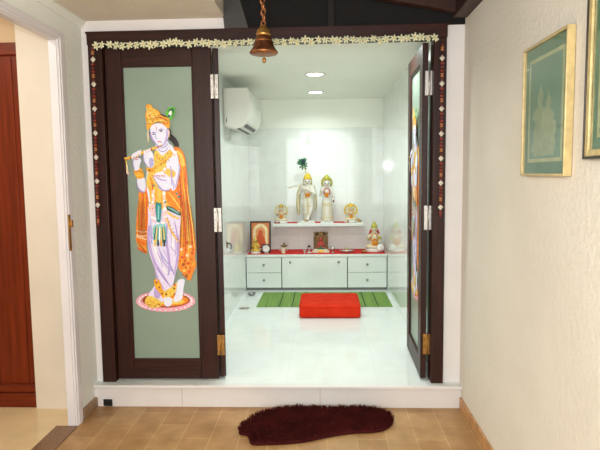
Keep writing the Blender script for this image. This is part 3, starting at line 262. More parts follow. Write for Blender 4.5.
('gold','-3153,11118 -3102,11054 -3024,10966 -2925,10872 -2815,10791 -2684,10728 -2537,10677 -2403,10639 -2309,10617 -2279,10690 -2365,10735 -2490,10792 -2624,10854 -2739,10914 -2838,10981 -2939,11058 -3030,11129 -3098,11176'),
('gold','-3152,10719 -3134,10597 -3106,10423 -3067,10230 -3019,10056 -2960,9909 -2890,9773 -2815,9645 -2737,9523 -2650,9394 -2554,9264 -2467,9151 -2404,9074 -2351,9112 -2402,9197 -2479,9317 -2564,9451 -2643,9582 -2714,9706 -2786,9831 -2854,9960 -2914,10095 -2968,10258 -3016,10444 -3058,10615 -3089,10733'),
('amber','-3091,10657 -3064,10527 -3024,10342 -2969,10133 -2897,9933 -2793,9735 -2663,9527 -2538,9344 -2451,9216 -2427,9232 -2506,9365 -2624,9552 -2748,9761 -2849,9956 -2921,10149 -2980,10354 -3028,10537 -3063,10664'),
('pinkpale','-3984,11446 -4007,11389 -4064,11354 -4133,11355 -4187,11391 -4206,11448 -4183,11505 -4126,11539 -4057,11539 -4003,11503'),
('pinkpale','-3863,11186 -3886,11129 -3943,11094 -4011,11095 -4066,11131 -4085,11188 -4061,11245 -4005,11280 -3936,11279 -3882,11243'),
('pinkpale','-3937,10928 -3961,10871 -4018,10836 -4087,10836 -4141,10872 -4160,10930 -4137,10987 -4080,11021 -4011,11021 -3957,10985'),
('white','-3783,10667 -3807,10610 -3864,10575 -3932,10576 -3987,10611 -4006,10669 -3983,10726 -3926,10761 -3857,10760 -3803,10724'),
('white','-3599,10341 -3622,10283 -3679,10249 -3748,10249 -3802,10285 -3821,10342 -3798,10400 -3741,10434 -3672,10434 -3618,10398'),
('white','-3473,10210 -3496,10152 -3553,10117 -3622,10118 -3676,10154 -3695,10211 -3672,10268 -3615,10303 -3546,10303 -3492,10267'),
('pinkpale','-3218,10921 -3242,10864 -3298,10829 -3367,10830 -3421,10866 -3441,10923 -3417,10980 -3361,11015 -3292,11014 -3238,10978'),
('pinkpale','-3162,10661 -3185,10604 -3242,10570 -3311,10570 -3365,10606 -3384,10663 -3361,10720 -3304,10755 -3236,10754 -3181,10719'),
('white','-3269,10403 -3293,10346 -3349,10311 -3418,10311 -3473,10347 -3492,10405 -3468,10462 -3412,10497 -3343,10496 -3289,10460'),
('white','-3107,11308 -3130,11251 -3187,11217 -3255,11217 -3310,11253 -3329,11310 -3306,11367 -3249,11402 -3180,11401 -3126,11365'),
('redlip','-3537,10243 -3553,10212 -3593,10194 -3642,10194 -3680,10213 -3694,10244 -3678,10274 -3638,10293 -3589,10292 -3551,10273'),
('redlip','-3975,11316 -3988,11290 -4018,11274 -4054,11274 -4083,11291 -4093,11318 -4081,11344 -4051,11360 -4014,11360 -3986,11343'),
('tealpale','-3977,10214 -3760,10306 -3471,10332 -3254,10273 -3175,10084 -3167,9809 -3181,9556 -3198,9346 -3236,9158 -3298,9034 -3391,9018 -3507,9067 -3624,9102 -3742,9069 -3861,9021 -3955,9039 -4011,9165 -4042,9357 -4054,9563 -4065,9792 -4057,10036'),
('darkgreen','-3866,10151 -3894,10044 -3929,9889 -3964,9718 -3988,9565 -3997,9429 -3998,9296 -3993,9183 -3987,9104 -3944,9105 -3936,9184 -3929,9297 -3921,9427 -3909,9558 -3889,9708 -3862,9878 -3838,10035 -3824,10144'),
('gold','-3788,10149 -3810,10042 -3838,9886 -3864,9716 -3883,9563 -3890,9428 -3891,9296 -3887,9183 -3882,9104 -3839,9104 -3830,9183 -3822,9296 -3814,9426 -3804,9559 -3789,9709 -3770,9879 -3753,10036 -3745,10144'),
('teal','-3709,10148 -3726,10040 -3746,9884 -3765,9714 -3778,9562 -3783,9427 -3784,9295 -3781,9182 -3777,9103 -3733,9103 -3724,9182 -3716,9295 -3707,9426 -3699,9559 -3689,9710 -3678,9880 -3669,10036 -3666,10145'),
('white','-3631,10146 -3642,10038 -3654,9882 -3665,9711 -3673,9560 -3677,9426 -3677,9295 -3676,9182 -3672,9102 -3628,9102 -3619,9181 -3609,9294 -3601,9425 -3594,9559 -3589,9710 -3586,9881 -3585,10037 -3588,10145'),
('gold','-3552,10144 -3558,10036 -3563,9879 -3566,9709 -3568,9558 -3570,9425 -3571,9294 -3570,9181 -3567,9102 -3523,9101 -3513,9180 -3502,9293 -3494,9425 -3489,9559 -3490,9711 -3494,9882 -3501,10038 -3509,10146'),
('darkgreen','-3469,10142 -3469,10034 -3465,9877 -3460,9707 -3456,9556 -3456,9424 -3457,9293 -3458,9181 -3455,9101 -3412,9100 -3401,9179 -3389,9292 -3380,9424 -3378,9559 -3384,9712 -3397,9883 -3412,10038 -3425,10146'),
('gold','-3400,10141 -3395,10032 -3385,9875 -3373,9705 -3365,9555 -3363,9423 -3364,9293 -3365,9180 -3363,9101 -3320,9100 -3308,9178 -3296,9291 -3287,9423 -3286,9560 -3297,9712 -3317,9883 -3339,10039 -3357,10146'),
('teal','-3336,10140 -3327,10030 -3310,9873 -3292,9703 -3279,9553 -3276,9422 -3278,9292 -3279,9180 -3278,9100 -3234,9099 -3223,9178 -3209,9291 -3200,9423 -3201,9560 -3216,9713 -3242,9884 -3271,10040 -3293,10147'),
('gold','-4004,9301 -4020,8876 -3901,8875 -3886,9300'),
('black','-3794,9299 -3809,8874 -3691,8874 -3676,9299'),
('amber','-3584,9298 -3599,8873 -3481,8872 -3466,9297'),
('black','-3387,9297 -3402,8872 -3284,8871 -3269,9296'),
('gold','-4325,11499 -4176,11109 -4103,11138 -4252,11528'),
('skinshade','-4172,10736 -4193,10570 -4220,10331 -4244,10066 -4254,9824 -4243,9599 -4219,9372 -4191,9175 -4170,9038 -4134,9043 -4144,9182 -4162,9380 -4180,9605 -4188,9826 -4181,10064 -4164,10328 -4146,10567 -4136,10734'),
('violet','-4027,16360 -4026,16292 -4025,16193 -4018,16082 -4000,15977 -3968,15879 -3924,15782 -3874,15687 -3821,15601 -3765,15520 -3704,15443 -3639,15376 -3574,15325 -3507,15290 -3439,15269 -3369,15264 -3298,15275 -3226,15307 -3154,15355 -3086,15414 -3026,15477 -2972,15551 -2924,15637 -2884,15716 -2857,15770 -2879,15781 -2908,15728 -2950,15651 -2999,15568 -3052,15498 -3111,15440 -3178,15386 -3246,15342 -3310,15315 -3370,15307 -3429,15312 -3489,15330 -3548,15362 -3608,15409 -3670,15472 -3730,15546 -3785,15624 -3838,15708 -3889,15799 -3933,15893 -3966,15986 -3986,16087 -3995,16195 -3998,16293 -4002,16361'),
('lilac','-2976,16341 -2975,16272 -2968,16174 -2964,16068 -2970,15972 -2994,15875 -3031,15768 -3068,15669 -3090,15598 -3045,15580 -3008,15645 -2959,15740 -2911,15850 -2881,15960 -2877,16071 -2890,16183 -2910,16281 -2926,16348'),
('lilac','-3983,16103 -3971,16043 -3952,15957 -3925,15862 -3890,15776 -3843,15699 -3785,15626 -3730,15565 -3691,15524 -3663,15546 -3693,15594 -3740,15660 -3790,15733 -3832,15805 -3866,15884 -3898,15973 -3926,16056 -3948,16113'),
('black','-2830,16414 -2810,16374 -2778,16321 -2749,16262 -2733,16205 -2734,16143 -2745,16065 -2757,15980 -2757,15895 -2737,15814 -2707,15739 -2676,15677 -2654,15636 -2601,15656 -2612,15703 -2632,15767 -2651,15838 -2660,15904 -2656,15973 -2643,16053 -2633,16139 -2637,16223 -2667,16299 -2710,16363 -2753,16413 -2783,16446'),
('violet','-3923,13369 -3875,13271 -3805,13131 -3722,12979 -3636,12846 -3548,12733 -3453,12627 -3353,12537 -3250,12475 -3136,12457 -3019,12472 -2917,12499 -2847,12517 -2852,12541 -2924,12528 -3025,12507 -3134,12496 -3233,12515 -3325,12572 -3420,12658 -3513,12762 -3601,12871 -3688,12999 -3773,13148 -3848,13286 -3901,13381'),
('violet','-2249,14180 -2240,14120 -2224,14036 -2213,13931 -2219,13803 -2251,13632 -2300,13424 -2354,13215 -2399,13042 -2434,12910 -2465,12802 -2490,12718 -2507,12657 -2483,12650 -2461,12709 -2431,12792 -2396,12900 -2358,13032 -2311,13205 -2256,13414 -2207,13624 -2177,13799 -2174,13933 -2189,14043 -2210,14127 -2225,14186'),
('violet','-4998,13194 -4993,13096 -4987,12954 -4973,12802 -4947,12675 -4903,12577 -4845,12494 -4783,12427 -4722,12380 -4659,12358 -4596,12361 -4543,12374 -4508,12383 -4511,12404 -4548,12399 -4598,12391 -4652,12391 -4702,12411 -4755,12455 -4814,12518 -4869,12596 -4912,12687 -4939,12808 -4957,12958 -4967,13099 -4976,13196'),
('violet','-5194,14477 -5202,14420 -5212,14338 -5219,14244 -5215,14155 -5197,14065 -5167,13972 -5137,13890 -5115,13834 -5095,13840 -5110,13899 -5135,13983 -5160,14075 -5177,14160 -5181,14245 -5178,14336 -5174,14418 -5172,14476'),
('violet','-4506,14785 -4507,14715 -4510,14614 -4506,14501 -4489,14398 -4454,14307 -4407,14219 -4354,14139 -4303,14071 -4249,14013 -4193,13966 -4142,13930 -4107,13906 -4093,13922 -4126,13951 -4173,13989 -4225,14037 -4274,14093 -4322,14161 -4373,14239 -4419,14323 -4453,14408 -4472,14506 -4479,14615 -4481,14716 -4484,14786'),
('lilac','-2782,14060 -2780,13945 -2774,13780 -2765,13596 -2758,13422 -2752,13248 -2747,13064 -2742,12899 -2735,12784 -2688,12785 -2681,12900 -2674,13065 -2671,13251 -2673,13427 -2684,13602 -2701,13787 -2720,13951 -2735,14065'),
('lilac','-3743,13355 -3691,13312 -3615,13251 -3523,13189 -3427,13141 -3320,13113 -3204,13097 -3100,13090 -3028,13087 -3022,13129 -3092,13145 -3193,13163 -3302,13185 -3398,13213 -3485,13254 -3576,13307 -3658,13357 -3718,13390'),
('violet','-3515,15277 -3506,15226 -3493,15150 -3468,15071 -3423,15011 -3351,14973 -3263,14950 -3168,14946 -3081,14966 -3005,15026 -2935,15115 -2877,15203 -2838,15264 -2855,15276 -2899,15217 -2960,15132 -3029,15049 -3097,14998 -3170,14983 -3256,14988 -3337,15009 -3399,15038 -3437,15087 -3463,15159 -3481,15231 -3495,15282'),
('redbrown','-4145,17494 -4153,17475 -4173,17464 -4197,17465 -4216,17477 -4222,17495 -4214,17513 -4195,17524 -4171,17524 -4152,17512'),
('redbrown','-4021,17705 -4029,17686 -4049,17675 -4073,17676 -4092,17687 -4099,17706 -4090,17724 -4071,17735 -4047,17735 -4028,17723'),
('redbrown','-3770,17550 -3778,17532 -3798,17521 -3821,17521 -3840,17533 -3847,17551 -3839,17570 -3819,17581 -3795,17580 -3777,17569'),
('redbrown','-3613,17272 -3621,17254 -3641,17242 -3665,17243 -3683,17255 -3690,17273 -3682,17291 -3662,17302 -3638,17302 -3620,17290'),
('redbrown','-3877,17101 -3885,17082 -3905,17071 -3928,17072 -3947,17083 -3954,17102 -3946,17120 -3926,17131 -3902,17131 -3883,17119'),
('redbrown','-4148,17080 -4156,17062 -4176,17050 -4200,17051 -4219,17063 -4225,17081 -4217,17099 -4198,17111 -4174,17110 -4155,17098'),
('redbrown','-3357,17230 -3365,17212 -3385,17201 -3409,17201 -3428,17213 -3434,17231 -3426,17250 -3407,17261 -3383,17260 -3364,17249'),
('redbrown','-3132,17063 -3140,17045 -3159,17034 -3183,17034 -3202,17046 -3209,17065 -3201,17083 -3181,17094 -3157,17094 -3138,17082'),
('redbrown','-3468,17006 -3476,16988 -3496,16977 -3520,16977 -3539,16989 -3545,17007 -3537,17026 -3518,17037 -3494,17036 -3475,17025'),
('redbrown','-2880,16909 -2888,16890 -2908,16879 -2931,16880 -2950,16891 -2957,16910 -2949,16928 -2929,16939 -2906,16939 -2887,16927'),
('redbrown','-3757,16860 -3765,16842 -3785,16831 -3809,16831 -3827,16843 -3834,16861 -3826,16880 -3806,16891 -3782,16890 -3764,16879'),
('redbrown','-4078,16903 -4086,16884 -4105,16873 -4129,16874 -4148,16885 -4155,16904 -4147,16922 -4127,16934 -4103,16933 -4084,16921'),
('redbrown','-3996,16675 -4004,16657 -4024,16646 -4048,16646 -4067,16658 -4073,16676 -4065,16695 -4045,16706 -4021,16705 -4003,16694'),
('redbrown','-3054,16698 -3063,16680 -3082,16669 -3106,16669 -3125,16681 -3132,16699 -3124,16718 -3104,16729 -3080,16728 -3061,16717'),
('palecloth','-3885,17402 -3896,17376 -3922,17361 -3954,17361 -3979,17377 -3988,17403 -3977,17429 -3951,17444 -3919,17444 -3894,17428'),
('palecloth','-3698,17073 -3708,17047 -3735,17031 -3766,17032 -3792,17048 -3800,17074 -3790,17100 -3763,17115 -3732,17115 -3706,17098'),
('palecloth','-3239,16940 -3250,16914 -3276,16898 -3308,16899 -3333,16915 -3342,16941 -3331,16967 -3305,16982 -3273,16982 -3248,16966'),
('palecloth','-4075,17305 -4086,17279 -4112,17263 -4144,17264 -4169,17280 -4178,17306 -4167,17332 -4141,17347 -4109,17347 -4084,17330'),
('redbrown','-4267,17010 -4194,17008 -4089,17004 -3969,17004 -3852,17011 -3738,17036 -3620,17071 -3506,17102 -3400,17115 -3300,17102 -3204,17074 -3111,17036 -3024,16999 -2938,16958 -2855,16910 -2784,16866 -2733,16836 -2723,16851 -2772,16883 -2843,16930 -2926,16980 -3012,17024 -3099,17063 -3193,17102 -3293,17133 -3399,17146 -3512,17133 -3629,17100 -3745,17063 -3856,17038 -3970,17029 -4088,17027 -4193,17028 -4266,17028'),
('redbrown','-4213,16771 -4140,16757 -4036,16737 -3917,16721 -3799,16720 -3683,16748 -3565,16794 -3450,16836 -3346,16851 -3241,16825 -3133,16773 -3037,16715 -2970,16677 -2960,16691 -3026,16733 -3120,16794 -3230,16851 -3343,16881 -3458,16866 -3576,16824 -3692,16777 -3802,16750 -3915,16748 -4032,16761 -4136,16777 -4210,16788'),
('redbrown','-3818,14433 -3825,14412 -3844,14400 -3866,14400 -3883,14413 -3889,14434 -3881,14454 -3863,14467 -3841,14466 -3824,14453'),
('redbrown','-3652,14354 -3660,14334 -3678,14321 -3700,14322 -3717,14335 -3723,14355 -3716,14376 -3697,14388 -3675,14388 -3658,14375'),
('redbrown','-3486,14276 -3494,14255 -3512,14243 -3534,14243 -3552,14256 -3558,14277 -3550,14297 -3532,14310 -3510,14309 -3492,14296'),
('redbrown','-3321,14197 -3328,14177 -3346,14164 -3368,14164 -3386,14177 -3392,14198 -3384,14219 -3366,14231 -3344,14231 -3327,14218'),
('redbrown','-3150,14271 -3157,14251 -3175,14238 -3197,14239 -3215,14252 -3221,14272 -3213,14293 -3195,14305 -3173,14305 -3156,14292'),
('redbrown','-2979,14345 -2986,14325 -3004,14312 -3026,14313 -3044,14326 -3050,14346 -3042,14367 -3024,14379 -3002,14379 -2985,14366'),
('redbrown','-2808,14419 -2815,14399 -2834,14387 -2856,14387 -2873,14400 -2879,14420 -2871,14441 -2853,14453 -2831,14453 -2814,14440'),
('vermil','-3910,13439 -3921,13412 -3947,13396 -3979,13397 -4005,13413 -4014,13440 -4003,13466 -3976,13482 -3944,13482 -3919,13465'),
('vermil','-3754,13418 -3765,13391 -3792,13375 -3824,13376 -3849,13392 -3858,13419 -3848,13445 -3821,13461 -3789,13461 -3763,13444'),
('vermil','-3598,13435 -3609,13409 -3635,13393 -3667,13393 -3693,13410 -3702,13436 -3691,13462 -3664,13478 -3632,13478 -3607,13461'),
('vermil','-3443,13414 -3454,13388 -3480,13372 -3512,13372 -3538,13389 -3547,13415 -3536,13441 -3509,13457 -3477,13457 -3452,13440'),
('vermil','-3286,13431 -3297,13405 -3324,13389 -3356,13389 -3381,13406 -3390,13432 -3379,13459 -3353,13474 -3321,13474 -3295,13457'),
('vermil','-3131,13410 -3142,13384 -3169,13368 -3201,13368 -3226,13385 -3235,13411 -3224,13437 -3198,13453 -3166,13453 -3140,13436'),
('redbrown','-4072,11705 -4082,11682 -4105,11669 -4133,11669 -4156,11683 -4163,11706 -4154,11729 -4130,11743 -4102,11742 -4080,11728'),
('redbrown','-3851,11677 -3861,11654 -3884,11641 -3912,11641 -3935,11655 -3942,11678 -3933,11701 -3909,11715 -3881,11714 -3859,11700'),
('redbrown','-3628,11701 -3638,11678 -3661,11664 -3689,11664 -3712,11679 -3720,11702 -3710,11724 -3687,11738 -3658,11738 -3636,11724'),
('redbrown','-3407,11673 -3417,11650 -3440,11636 -3468,11636 -3491,11651 -3499,11674 -3489,11696 -3466,11710 -3438,11710 -3415,11696'),
('redbrown','-3185,11696 -3194,11674 -3218,11660 -3246,11660 -3268,11674 -3276,11697 -3266,11720 -3243,11734 -3215,11733 -3193,11719'),
('amber','-3930,13055 -3946,13017 -3982,12994 -4026,12995 -4061,13018 -4074,13056 -4059,13094 -4022,13117 -3978,13116 -3943,13092'),
('amber','-3766,12218 -3781,12180 -3818,12157 -3862,12158 -3897,12181 -3909,12219 -3894,12257 -3857,12280 -3813,12279 -3778,12256'),
('amber','-3580,11958 -3595,11920 -3631,11897 -3676,11898 -3711,11922 -3723,11960 -3708,11997 -3671,12020 -3627,12020 -3592,11996'),
('amber','-2996,11888 -3011,11850 -3047,11827 -3092,11827 -3127,11851 -3139,11889 -3124,11927 -3087,11950 -3043,11949 -3008,11926'),
('amber','-2807,11692 -2822,11655 -2859,11632 -2903,11632 -2938,11656 -2950,11694 -2935,11732 -2899,11755 -2854,11754 -2819,11731'),
('amber','-4101,12672 -4116,12634 -4153,12611 -4197,12611 -4232,12635 -4244,12673 -4229,12711 -4193,12734 -4148,12733 -4113,12709'),
('amber','-2876,12337 -2891,12299 -2928,12276 -2972,12277 -3007,12300 -3019,12338 -3004,12376 -2968,12399 -2923,12398 -2888,12375'),
('teal','-3823,12797 -3835,12759 -3866,12736 -3902,12737 -3930,12760 -3940,12798 -3927,12836 -3897,12859 -3861,12858 -3833,12835'),
('teal','-3667,11701 -3680,11663 -3710,11640 -3746,11641 -3775,11664 -3785,11702 -3772,11740 -3742,11763 -3706,11763 -3677,11739'),
('teal','-3091,11760 -3104,11722 -3134,11699 -3170,11699 -3199,11723 -3209,11761 -3196,11799 -3166,11822 -3130,11822 -3101,11798'),
('redbrown','-3106,10645 -3014,10670 -3022,10702 -3114,10677'),
('redbrown','-3003,10424 -2910,10449 -2918,10480 -3010,10455'),
('redbrown','-2899,10202 -2807,10227 -2814,10259 -2907,10233'),
('redbrown','-2795,9980 -2703,10006 -2711,10037 -2803,10012'),
('redbrown','-2692,9758 -2599,9784 -2607,9815 -2700,9790'),
('redbrown','-2588,9536 -2495,9561 -2503,9593 -2596,9567'),
('redbrown','-2484,9313 -2391,9339 -2399,9370 -2492,9345'),
('redbrown','-2380,9091 -2287,9116 -2295,9148 -2388,9122'),
('lilac','-4123,10215 -4129,10098 -4135,9930 -4144,9742 -4159,9565 -4185,9389 -4221,9200 -4255,9031 -4276,8913 -4248,8907 -4218,9024 -4176,9192 -4135,9381 -4106,9561 -4093,9741 -4089,9930 -4091,10098 -4094,10215'),
('lilac','-3855,8508 -3816,8411 -3756,8274 -3691,8121 -3636,7978 -3594,7836 -3556,7685 -3524,7550 -3499,7456 -3471,7463 -3486,7559 -3511,7696 -3545,7850 -3586,7996 -3643,8142 -3714,8294 -3781,8428 -3829,8520'),
('lilac','-3453,8700 -3418,8633 -3365,8538 -3307,8433 -3261,8335 -3226,8239 -3196,8137 -3171,8045 -3151,7981 -3123,7988 -3134,8054 -3152,8149 -3178,8255 -3212,8357 -3262,8458 -3325,8562 -3385,8653 -3428,8716'),
('lilac','-2948,10072 -2934,9977 -2912,9842 -2888,9692 -2873,9551 -2870,9411 -2873,9261 -2878,9126 -2879,9032 -2850,9031 -2840,9125 -2828,9259 -2819,9411 -2821,9556 -2838,9700 -2867,9852 -2897,9985 -2920,10078'),
('lilac','-2608,9289 -2605,9195 -2598,9060 -2591,8909 -2592,8768 -2604,8627 -2624,8477 -2644,8341 -2656,8246 -2628,8242 -2607,8336 -2579,8470 -2554,8622 -2539,8767 -2540,8912 -2552,9064 -2567,9199 -2579,9292'),
('lilac','-4053,7458 -4032,7373 -3998,7253 -3963,7119 -3937,6994 -3923,6870 -3914,6737 -3909,6618 -3903,6535 -3873,6536 -3870,6620 -3868,6740 -3872,6875 -3885,7004 -3914,7133 -3954,7267 -3995,7385 -4025,7467'),
('redbrown','-4904,11907 -4923,11581 -4949,11107 -4975,10611 -4991,10222 -4993,9970 -4987,9789 -4977,9661 -4970,9569 -4952,9570 -4954,9663 -4958,9791 -4961,9971 -4958,10222 -4943,10611 -4921,11107 -4899,11581 -4886,11907'),
('redbrown','-4830,11777 -4850,11448 -4876,10969 -4902,10472 -4917,10091 -4918,9865 -4911,9723 -4899,9634 -4891,9568 -4873,9570 -4876,9637 -4882,9725 -4887,9867 -4884,10091 -4870,10471 -4848,10968 -4826,11448 -4812,11777'),
('redbrown','-4747,11906 -4768,11521 -4798,10960 -4826,10385 -4843,9960 -4844,9742 -4835,9640 -4821,9599 -4812,9566 -4794,9570 -4798,9605 -4806,9644 -4813,9744 -4811,9960 -4795,10384 -4769,10959 -4744,11521 -4729,11905'),
('redbrown','-4673,11776 -4691,11476 -4716,11040 -4740,10583 -4754,10220 -4756,9977 -4750,9795 -4740,9663 -4733,9567 -4715,9568 -4717,9665 -4721,9797 -4724,9978 -4722,10220 -4708,10583 -4688,11040 -4668,11476 -4655,11775'),
('redbrown','-4590,11904 -4610,11549 -4638,11031 -4664,10496 -4681,10089 -4682,9854 -4674,9713 -4663,9629 -4654,9566 -4636,9568 -4639,9632 -4646,9715 -4650,9856 -4648,10089 -4633,10496 -4609,11031 -4586,11549 -4572,11904'),
('redbrown','-4516,11774 -4537,11416 -4565,10893 -4591,10356 -4607,9958 -4607,9749 -4598,9646 -4585,9600 -4575,9565 -4557,9568 -4561,9606 -4569,9650 -4576,9751 -4574,9958 -4559,10356 -4536,10892 -4513,11416 -4498,11774'),
('palecloth','-5028,9531 -5039,9500 -5066,9481 -5099,9481 -5125,9501 -5133,9531 -5122,9562 -5095,9581 -5063,9581 -5037,9562'),
('palecloth','-4918,9491 -4929,9460 -4956,9441 -4989,9441 -5014,9461 -5023,9491 -5012,9522 -4985,9541 -4952,9541 -4927,9521'),
('palecloth','-4807,9451 -4819,9420 -4846,9401 -4878,9401 -4904,9421 -4913,9451 -4901,9482 -4874,9501 -4842,9501 -4816,9481'),
('palecloth','-4697,9411 -4708,9380 -4735,9361 -4768,9361 -4794,9381 -4802,9411 -4791,9442 -4764,9461 -4732,9461 -4706,9441'),
('palecloth','-4587,9371 -4598,9340 -4625,9321 -4658,9321 -4683,9341 -4692,9371 -4681,9402 -4654,9421 -4621,9421 -4596,9401'),
('palecloth','-4476,9331 -4488,9300 -4515,9281 -4547,9281 -4573,9300 -4582,9331 -4570,9362 -4543,9381 -4511,9381 -4485,9361'),
('redbrown','-4979,9112 -4991,9085 -5022,9068 -5058,9068 -5087,9085 -5097,9112 -5085,9139 -5055,9156 -5018,9155 -4989,9139'),
('redbrown','-4904,9013 -4916,8986 -4946,8969 -4983,8970 -5012,8987 -5022,9014 -5010,9040 -4980,9057 -4943,9057 -4914,9040'),
('redbrown','-4828,8914 -4841,8887 -4871,8871 -4908,8871 -4937,8888 -4947,8915 -4935,8942 -4904,8958 -4868,8958 -4839,8941'),
('redbrown','-4753,8815 -4766,8788 -4796,8772 -4833,8772 -4862,8789 -4872,8816 -4859,8843 -4829,8859 -4792,8859 -4763,8842'),
('redbrown','-4678,8716 -4690,8689 -4721,8673 -4757,8673 -4786,8690 -4797,8717 -4784,8744 -4754,8760 -4717,8760 -4688,8743'),
('redbrown','-4603,8617 -4615,8590 -4645,8574 -4682,8574 -4711,8591 -4721,8618 -4709,8645 -4679,8661 -4642,8661 -4613,8644'),
('redbrown','-4527,8518 -4540,8491 -4570,8475 -4607,8475 -4636,8492 -4646,8519 -4634,8546 -4603,8562 -4567,8562 -4538,8545'),
('redbrown','-2196,12136 -2193,11833 -2185,11395 -2180,10909 -2180,10458 -2190,10023 -2208,9573 -2225,9175 -2236,8897 -2218,8896 -2202,9175 -2179,9573 -2159,10023 -2147,10458 -2148,10910 -2157,11397 -2169,11834 -2178,12137'),
('redbrown','-2105,11749 -2096,11523 -2082,11200 -2069,10829 -2062,10457 -2067,10050 -2079,9597 -2091,9183 -2098,8896 -2080,8895 -2068,9183 -2050,9596 -2035,10050 -2030,10458 -2037,10830 -2054,11202 -2073,11525 -2087,11750'),
('redbrown','-1988,12134 -1980,11830 -1967,11393 -1953,10907 -1945,10456 -1945,10021 -1951,9571 -1958,9173 -1961,8895 -1943,8895 -1934,9173 -1923,9571 -1914,10021 -1912,10457 -1922,10908 -1938,11395 -1957,11832 -1970,12135'),
('redbrown','-1897,11747 -1884,11521 -1863,11198 -1842,10826 -1828,10454 -1822,10047 -1822,9594 -1824,9181 -1823,8893 -1805,8894 -1800,9181 -1794,9595 -1791,10048 -1795,10456 -1811,10829 -1835,11201 -1860,11523 -1879,11748'),
('redbrown','-1781,12132 -1768,11828 -1748,11391 -1727,10904 -1710,10453 -1701,10019 -1695,9569 -1690,9171 -1686,8892 -1668,8893 -1667,9171 -1666,9570 -1669,10020 -1678,10455 -1695,10906 -1720,11393 -1745,11830 -1763,12133'),
('redbrown','-1689,11745 -1672,11519 -1645,11196 -1616,10824 -1593,10452 -1578,10045 -1566,9592 -1557,9179 -1549,8891 -1531,8892 -1533,9180 -1538,9593 -1546,10046 -1560,10454 -1585,10827 -1617,11199 -1648,11521 -1671,11747'),
('redbrown','-2004,8895 -2015,8864 -2042,8845 -2074,8846 -2100,8865 -2109,8896 -2098,8926 -2071,8945 -2039,8945 -2013,8926'),
('redbrown','-1436,9087 -1447,9056 -1473,9038 -1506,9038 -1531,9057 -1540,9088 -1529,9118 -1503,9137 -1470,9137 -1445,9118'),
('redbrown','-1855,8632 -1866,8602 -1893,8583 -1925,8583 -1951,8602 -1960,8633 -1949,8664 -1922,8683 -1890,8682 -1864,8663'),
('redbrown','-1397,8629 -1408,8599 -1435,8580 -1467,8580 -1493,8599 -1502,8630 -1491,8661 -1464,8680 -1432,8679 -1406,8660'),
('redbrown','-2298,7914 -2309,7883 -2336,7864 -2368,7864 -2394,7884 -2403,7915 -2392,7945 -2365,7964 -2333,7964 -2307,7945'),
('redbrown','-1930,7912 -1941,7881 -1968,7862 -2001,7862 -2026,7882 -2035,7912 -2024,7943 -1998,7962 -1965,7962 -1939,7943'),
('redbrown','-1573,8015 -1584,7984 -1611,7965 -1643,7965 -1669,7985 -1678,8015 -1667,8046 -1640,8065 -1608,8065 -1582,8046'),
('redbrown','-1892,7451 -1903,7421 -1930,7402 -1963,7402 -1988,7421 -1997,7452 -1986,7483 -1959,7502 -1927,7502 -1901,7482'),
('redbrown','-1616,7450 -1627,7419 -1654,7400 -1687,7400 -1712,7420 -1722,7451 -1711,7482 -1684,7500 -1651,7500 -1626,7481'),
('redbrown','-2130,7018 -2141,6987 -2168,6968 -2200,6968 -2226,6987 -2235,7018 -2224,7049 -2197,7068 -2164,7068 -2139,7049'),
('redbrown','-1827,7016 -1838,6985 -1865,6966 -1897,6966 -1923,6986 -1932,7017 -1921,7048 -1894,7067 -1862,7067 -1836,7047'),
]
import bpy, bmesh, math, random
from mathutils import Vector, Matrix, noise
from mathutils.geometry import tessellate_polygon
random.seed(7)
C = bpy.context.scene.collection
PI = math.pi

# ---------------------------------------------------------------- materials
def lin(c):
    return tuple(((v/255)/12.92 if v/255 <= .04045 else ((v/255+.055)/1.055)**2.4) for v in c)
class N:
    def __init__(s, name):
        s.m = bpy.data.materials.new(name); s.m.use_nodes = True
        s.t = s.m.node_tree; s.b = s.t.nodes['Principled BSDF']
    def new(s, ty, **kw):
        n = s.t.nodes.new(ty)
        for k, v in kw.items():
            if hasattr(n, k): setattr(n, k, v)
            else: n.inputs[k].default_value = v
        return n
    def link(s, a, b): s.t.links.new(a, b)
    def coord(s, scale=(1,1,1), rot=(0,0,0), loc=(0,0,0), kind='Object'):
        tc = s.new('ShaderNodeTexCoord'); mp = s.new('ShaderNodeMapping')
        mp.inputs['Scale'].default_value = scale; mp.inputs['Rotation'].default_value = rot; mp.inputs['Location'].default_value = loc
        s.link(tc.outputs[kind], mp.inputs[0]); return mp.outputs[0]
    def noise(s, vec, scale, detail=3, rough=.5):
        n = s.new('ShaderNodeTexNoise'); n.inputs['Scale'].default_value = scale; n.inputs['Detail'].default_value = detail; n.inputs['Roughness'].default_value = rough
        s.link(vec, n.inputs['Vector']); return n.outputs['Fac']
    def ramp(s, fac, stops):
        r = s.new('ShaderNodeValToRGB'); e = r.color_ramp.elements
        while len(e) < len(stops): e.new(.5)
        for el, (p, c) in zip(e, stops): el.position = p; el.color = (*lin(c), 1)
        s.link(fac, r.inputs[0]); return r.outputs[0]
    def bump(s, h, strength, dist=.01):
        b = s.new('ShaderNodeBump'); b.inputs['Strength'].default_value = strength; b.inputs['Distance'].default_value = dist
        s.link(h, b.inputs['Height']); s.link(b.outputs[0], s.b.inputs['Normal'])
    def set(s, **kw):
        for k, v in kw.items(): s.b.inputs[k.replace('_',' ')].default_value = v
        return s
def plain(name, col, rough=.5, metal=0, var=.06, scale=20, bump=0, **kw):
    n = N(name); n.set(Roughness=rough, Metallic=metal, **kw)
    v = n.coord(); f = n.noise(v, scale)
    d = tuple(max(0, c*(1-var)) for c in col); u = tuple(min(255, c*(1+var)) for c in col)
    n.link(n.ramp(f, [(.3, d), (.7, u)]), n.b.inputs['Base Color'])
    if bump: n.bump(n.noise(v, scale*4), bump, .004)
    return n.m
